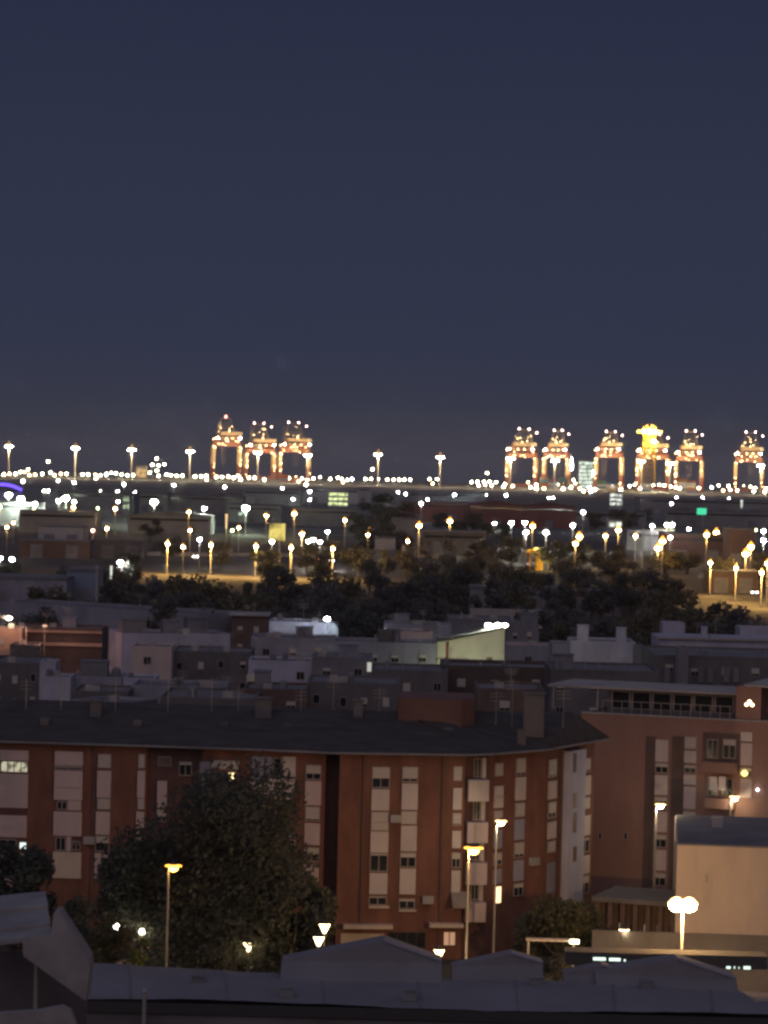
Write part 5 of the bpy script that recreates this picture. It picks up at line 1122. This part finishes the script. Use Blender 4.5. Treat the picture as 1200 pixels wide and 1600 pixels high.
crane(1054, 1101, 704, 673, 4350, -9, 'crane of the right group just right of the blazing golden light', seed=8)
crane(1147, 1196, 706, 675, 4330, -9, 'crane at the right edge, standing apart behind a high mast lamp', seed=9)
# the golden blaze: a tall floodlight gantry above the cranes
d = 4280; p = at(1015, 674, d); r = thing('golden_floodlight', Vector((p.x, d, 0)), 'blazing golden floodlight bar high above the right group of cranes', 'floodlight'); z = p.z
YSTEEL = mat('yellow_steel', (.62, .42, .06), .6, .2, .3)
b = MB(); zt_ = z + 11
for sx_ in (-9, -3, 3, 9):
    b.cyl((p.x + sx_, d, 0 if abs(sx_) > 5 else z - 30), (p.x + sx_ * .8, d, zt_ - abs(sx_) * .6), .9, .7, 6)
for i in range(14):
    zz = 6 + i * (zt_ - 10) / 14; h2 = (zt_ - 10) / 14; b.cyl((p.x - 9, d, zz), (p.x + 9, d, zz + h2), .4, .4, 4); b.cyl((p.x + 9, d, zz), (p.x - 9, d, zz + h2), .4, .4, 4)
b.build('lattice_tower', YSTEEL, r)
b = MB(); b.box(p.x - 17, p.x + 16, d - .5, d + .5, z - 3, z - 2); b.build('cross_bar', YSTEEL, r)
for i in range(9): b = MB(); X = p.x - 15 + i * 3.7; b.lathe((X, d - 1.6, z - 1.9), [(.6, 0), (1.9, .8), (1.9, 2.4), (.5, 3.2)], 8); b.build('floodlight', emat('golden_flood', (1, .74, .22), 160) if 1 < i < 7 else emat('golden_flood_side', (1, .55, .08), 12), r)
for i in range(5): b = MB(); X = p.x - 8 + i * 4; b.lathe((X, d - 1.6, z + 3 + (i % 2) * 3), [(.5, 0), (1.5, .8), (1.5, 1.8), (.4, 2.4)], 8); b.build('amber_lamp', emat('golden_upper', (1, .46, .03), 1.6), r)
b = MB(); b.lathe((p.x + 6, d - 1.6, at(1021, 691, d).z), [(.6, 0), (2.4, .8), (2.4, 1.8), (.6, 2.4)], 8); b.build('floodlight', emat('golden_flood_b', (1, .85, .5), 200), r)
light(r, (0, -14, z + 8), 60000, (1, .62, .10), 2.0); light(r, (0, -14, z - 12), 80000, (1, .6, .10), 2.0)

# ------------------------------------------------------------------ port: container stacks and reefers
CC = [mat('container_' + n, c, .6, .2, .3) for n, c in (('blue', (.10, .22, .42)), ('white', (.6, .6, .58)), ('red', (.36, .10, .06)), ('ochre', (.50, .32, .12)), ('green', (.12, .26, .16)))]
CN = ['blue', 'white', 'red', 'ochre', 'green']
rc = random.Random(5)
def container(x, y, z, ci, label, group=None):
    o = Vector((x, y, z)); r = thing('shipping_container', o, label, 'container', group)
    b = MB(); b.box(x - 6, x + 6, y - 1.2, y + 1.2, z + .02, z + 2.6); b.build('body', CC[ci], r)
    b = MB()
    for k in range(8): b.box(x - 5.7 + k * 1.5, x - 5.3 + k * 1.5, y - 1.28, y - 1.202, z + .15, z + 2.45)
    b.build('ribs', CC[ci], r); return r
def cstack(xpix, where, n=3, tiers=4):
    p = at(xpix, 740, 4180)
    for i in range(n):
        for t in range(tiers - (i % 2)):
            ci = rc.randrange(5); container(p.x + i * 12.6, 4180, t * 2.62, ci, '%s shipping container in the stack %s' % (CN[ci], where), 'containers ' + where)
cstack(850, 'between the first two cranes of the right group', 3, 6); cstack(886, 'at the foot of the white green lit tower', 2, 4); cstack(940, 'under the third crane of the right group', 2, 5); cstack(1010, 'under the golden floodlight', 2, 4); cstack(1066, 'behind the high mast right of the golden floodlight', 2, 7); cstack(1165, 'under the crane at the right edge', 2, 4); cstack(445, 'under the right crane of the trio', 2, 4)

# ------------------------------------------------------------------ port: rows of small quay lamps
LP2 = {}
for key, em in (('c', E_CG), ('o', emat('tiny_orange_lamp', (1, .60, .30), 34)), ('p', emat('tiny_peach_lamp', (1, .70, .5), 34)), ('w', emat('tiny_white_lamp', (.92, .96, 1), 80))):
    root = thing('quay_lamp', Vector((0, 0, 0)), 'x', 'lamp')
    b = MB(); b.cyl((0, 0, 0), (0, 0, 5), .3, .2, 6); b.build('pole', METAL, root)
    b = MB(); b.lathe((0, 0, 4.2), [(.5, 0), (1.5, .7), (1.6, 1.4), (.8, 2.0), (.1, 2.9)], 8); b.build('lamp_head', em, root)
    LP2[key] = [root, False]
def quay(x, y, key, label, group, h=5):
    P = onz(x, y, 5) if y > hor(x) + 26 else at(x, y, 4300)
    e = LP2[key]; o = e[0] if not e[1] else copy_tree(e[0]); e[1] = True
    o.location = (P.x, P.y, 0); o.scale = (1, 1, max(.8, P.z / 5)) if P.z > 6 else (1, 1, 1)
    # keep the head round on tall ones
    relabel(o, label, 'lamp', group)
    return o
rows = [
 ('left of the second mast', [(6, 742, 'c'), (15, 741, 'o'), (24, 741, 'c'), (32, 738, 'c'), (38, 738, 'o'), (44, 734, 'c'), (46, 743, 'o'), (55, 742, 'o'), (66, 741, 'c'), (79, 739, 'c'), (85, 743, 'o'), (95, 741, 'o'), (104, 741, 'c')]),
 ('between the second mast and the orange port shed', [(129, 742, 'c'), (138, 742, 'c'), (149, 742, 'o'), (150, 748, 'p'), (157, 743, 'p'), (166, 742, 'w'), (174, 739, 'p'), (181, 740, 'c'), (190, 742, 'c'), (199, 743, 'c'), (208, 743, 'c')]),
 ('between the orange port shed and the fourth mast', [(234, 739, 'c'), (248, 744, 'c'), (260, 742, 'c'), (267, 743, 'c'), (276, 744, 'c'), (285, 744, 'c')]),
 ('along the feet of the first crane of the trio', [(305, 745, 'c'), (314, 745, 'c'), (322, 744, 'c'), (323, 750, 'p'), (338, 746, 'c'), (347, 746, 'c'), (357, 745, 'c'), (365, 747, 'c'), (372, 744, 'c'), (376, 750, 'c'), (389, 747, 'c'), (398, 747, 'c')]),
 ('along the feet of the right crane of the trio', [(413, 750, 'c'), (452, 748, 'c'), (462, 747, 'c'), (472, 748, 'p'), (467, 753, 'o'), (480, 750, 'c'), (490, 748, 'c'), (500, 746, 'p'), (478, 758, 'c')]),
 ('between the crane trio and the lone mast right of it', [(516, 749, 'c'), (528, 747, 'c'), (534, 749, 'c'), (536, 754, 'o'), (543, 750, 'c'), (550, 749, 'w'), (571, 749, 'c'), (580, 749, 'c'), (591, 749, 'p')]),
 ('right of the lone mast, in an even line of five', [(605, 750, 'c'), (615, 750, 'c'), (624, 750, 'c'), (632, 750, 'c'), (641, 750, 'c')]),
 ('left of the mast between the crane groups', [(671, 749, 'c'), (683, 749, 'c'), (676, 756, 'o')]),
 ('in the short line left of the right crane group', [(737, 754, 'c'), (746, 753, 'c'), (756, 753, 'c'), (765, 753, 'c'), (775, 754, 'c'), (748, 759, 'p'), (758, 758, 'p'), (768, 759, 'p'), (789, 757, 'c'), (787, 761, 'c')]),
 ('under the first two cranes of the right group', [(801, 760, 'o'), (825, 754, 'o'), (829, 762, 'p'), (838, 764, 'c'), (838, 758, 'c'), (850, 764, 'o'), (873, 757, 'c'), (882, 755, 'c'), (880, 764, 'c'), (892, 762, 'c')]),
 ('at the foot of the white green lit tower', [(899, 756, 'c'), (909, 758, 'c'), (917, 755, 'w'), (906, 764, 'p'), (912, 768, 'o'), (921, 762, 'w'), (930, 765, 'y' if False else 'c'), (923, 768, 'w'), (929, 758, 'c'), (896, 750, 'c'), (926, 741, 'c'), (893, 729, 'w')]),
 ('in the bright line under the golden floodlight', [(957, 758, 'w'), (969, 758, 'c'), (970, 765, 'c'), (984, 760, 'c'), (992, 758, 'c'), (1003, 758, 'c'), (1012, 760, 'c'), (1021, 759, 'c'), (1030, 758, 'c'), (1038, 759, 'c'), (1000, 764, 'p'), (1048, 761, 'c'), (1056, 762, 'c')]),
 ('under the crane right of the golden floodlight', [(1066, 760, 'c'), (1075, 761, 'o'), (1083, 761, 'c'), (1092, 763, 'c'), (1062, 764, 'c')]),
 ('in the gap left of the crane at the right edge', [(1112, 762, 'w'), (1123, 759, 'c'), (1130, 767, 'o'), (1138, 760, 'c'), (1141, 766, 'p'), (1150, 760, 'o'), (1152, 767, 'p'), (1162, 760, 'p')]),
 ('under the crane at the right edge', [(1172, 761, 'c'), (1180, 763, 'c'), (1178, 768, 'c'), (1190, 763, 'c'), (1197, 764, 'c'), (1195, 769, 'c')]),
]
kn = {'c': 'small cream', 'o': 'small orange', 'p': 'small peach', 'w': 'small white'}
for wh, pts in rows:
    for x, y, k_ in pts:
        quay(x, y, k_, '%s harbour lamp %s' % (kn[k_], wh), 'harbour lamps ' + wh)
for x, y, k_, l in ((75, 721, 'c', 'lone raised cream lamp between the first two masts'), (582, 733, 'c', 'lone raised cream lamp just left of the lone mast'), (761, 739, 'c', 'lone raised cream lamp left of the right crane group'), (245, 716, 'c', 'topmost lamp of the small cluster right of the orange port shed'), (238, 726, 'c', 'left lamp of the small cluster right of the orange port shed'), (248, 727, 'c', 'middle lamp of the small cluster right of the orange port shed'), (257, 725, 'c', 'right lamp of the small cluster right of the orange port shed'), (245, 735, 'c', 'lowest lamp of the small cluster right of the orange port shed')):
    P = at(x, y, 4300); root = thing('raised_lamp', Vector((P.x, P.y, 0)), l, 'lamp'); o = base_of(root)
    b = MB(); b.cyl(o, o + Vector((0, 0, P.z - .6)), .35, .25, 6); b.build('pole', METAL, root); b = MB(); b.lathe(o + Vector((0, 0, P.z - 1.5)), [(.5, 0), (1.5, .7), (1.6, 1.5), (.6, 2.4)], 8); b.build('lamp_head', E_CG, root)


# ------------------------------------------------------------------ haze
hb = MB(); hb.box(-9100, 9100, -400, 22100, -1.0, 97)
hz = bpy.data.materials.new('haze'); hz.use_nodes = True; hn = hz.node_tree; hn.nodes.clear()
ho = hn.nodes.new('ShaderNodeOutputMaterial'); hv = hn.nodes.new('ShaderNodeVolumePrincipled')
hv.inputs['Color'].default_value = (.80, .86, .95, 1); hv.inputs['Density'].default_value = HAZE; hv.inputs['Anisotropy'].default_value = 0
hn.links.new(hv.outputs[0], ho.inputs['Volume'])
tag(hb.build('haze', hz, None, Vector((0, 0, 0))), kind='stuff')
sc.cycles.volume_bounces = 0
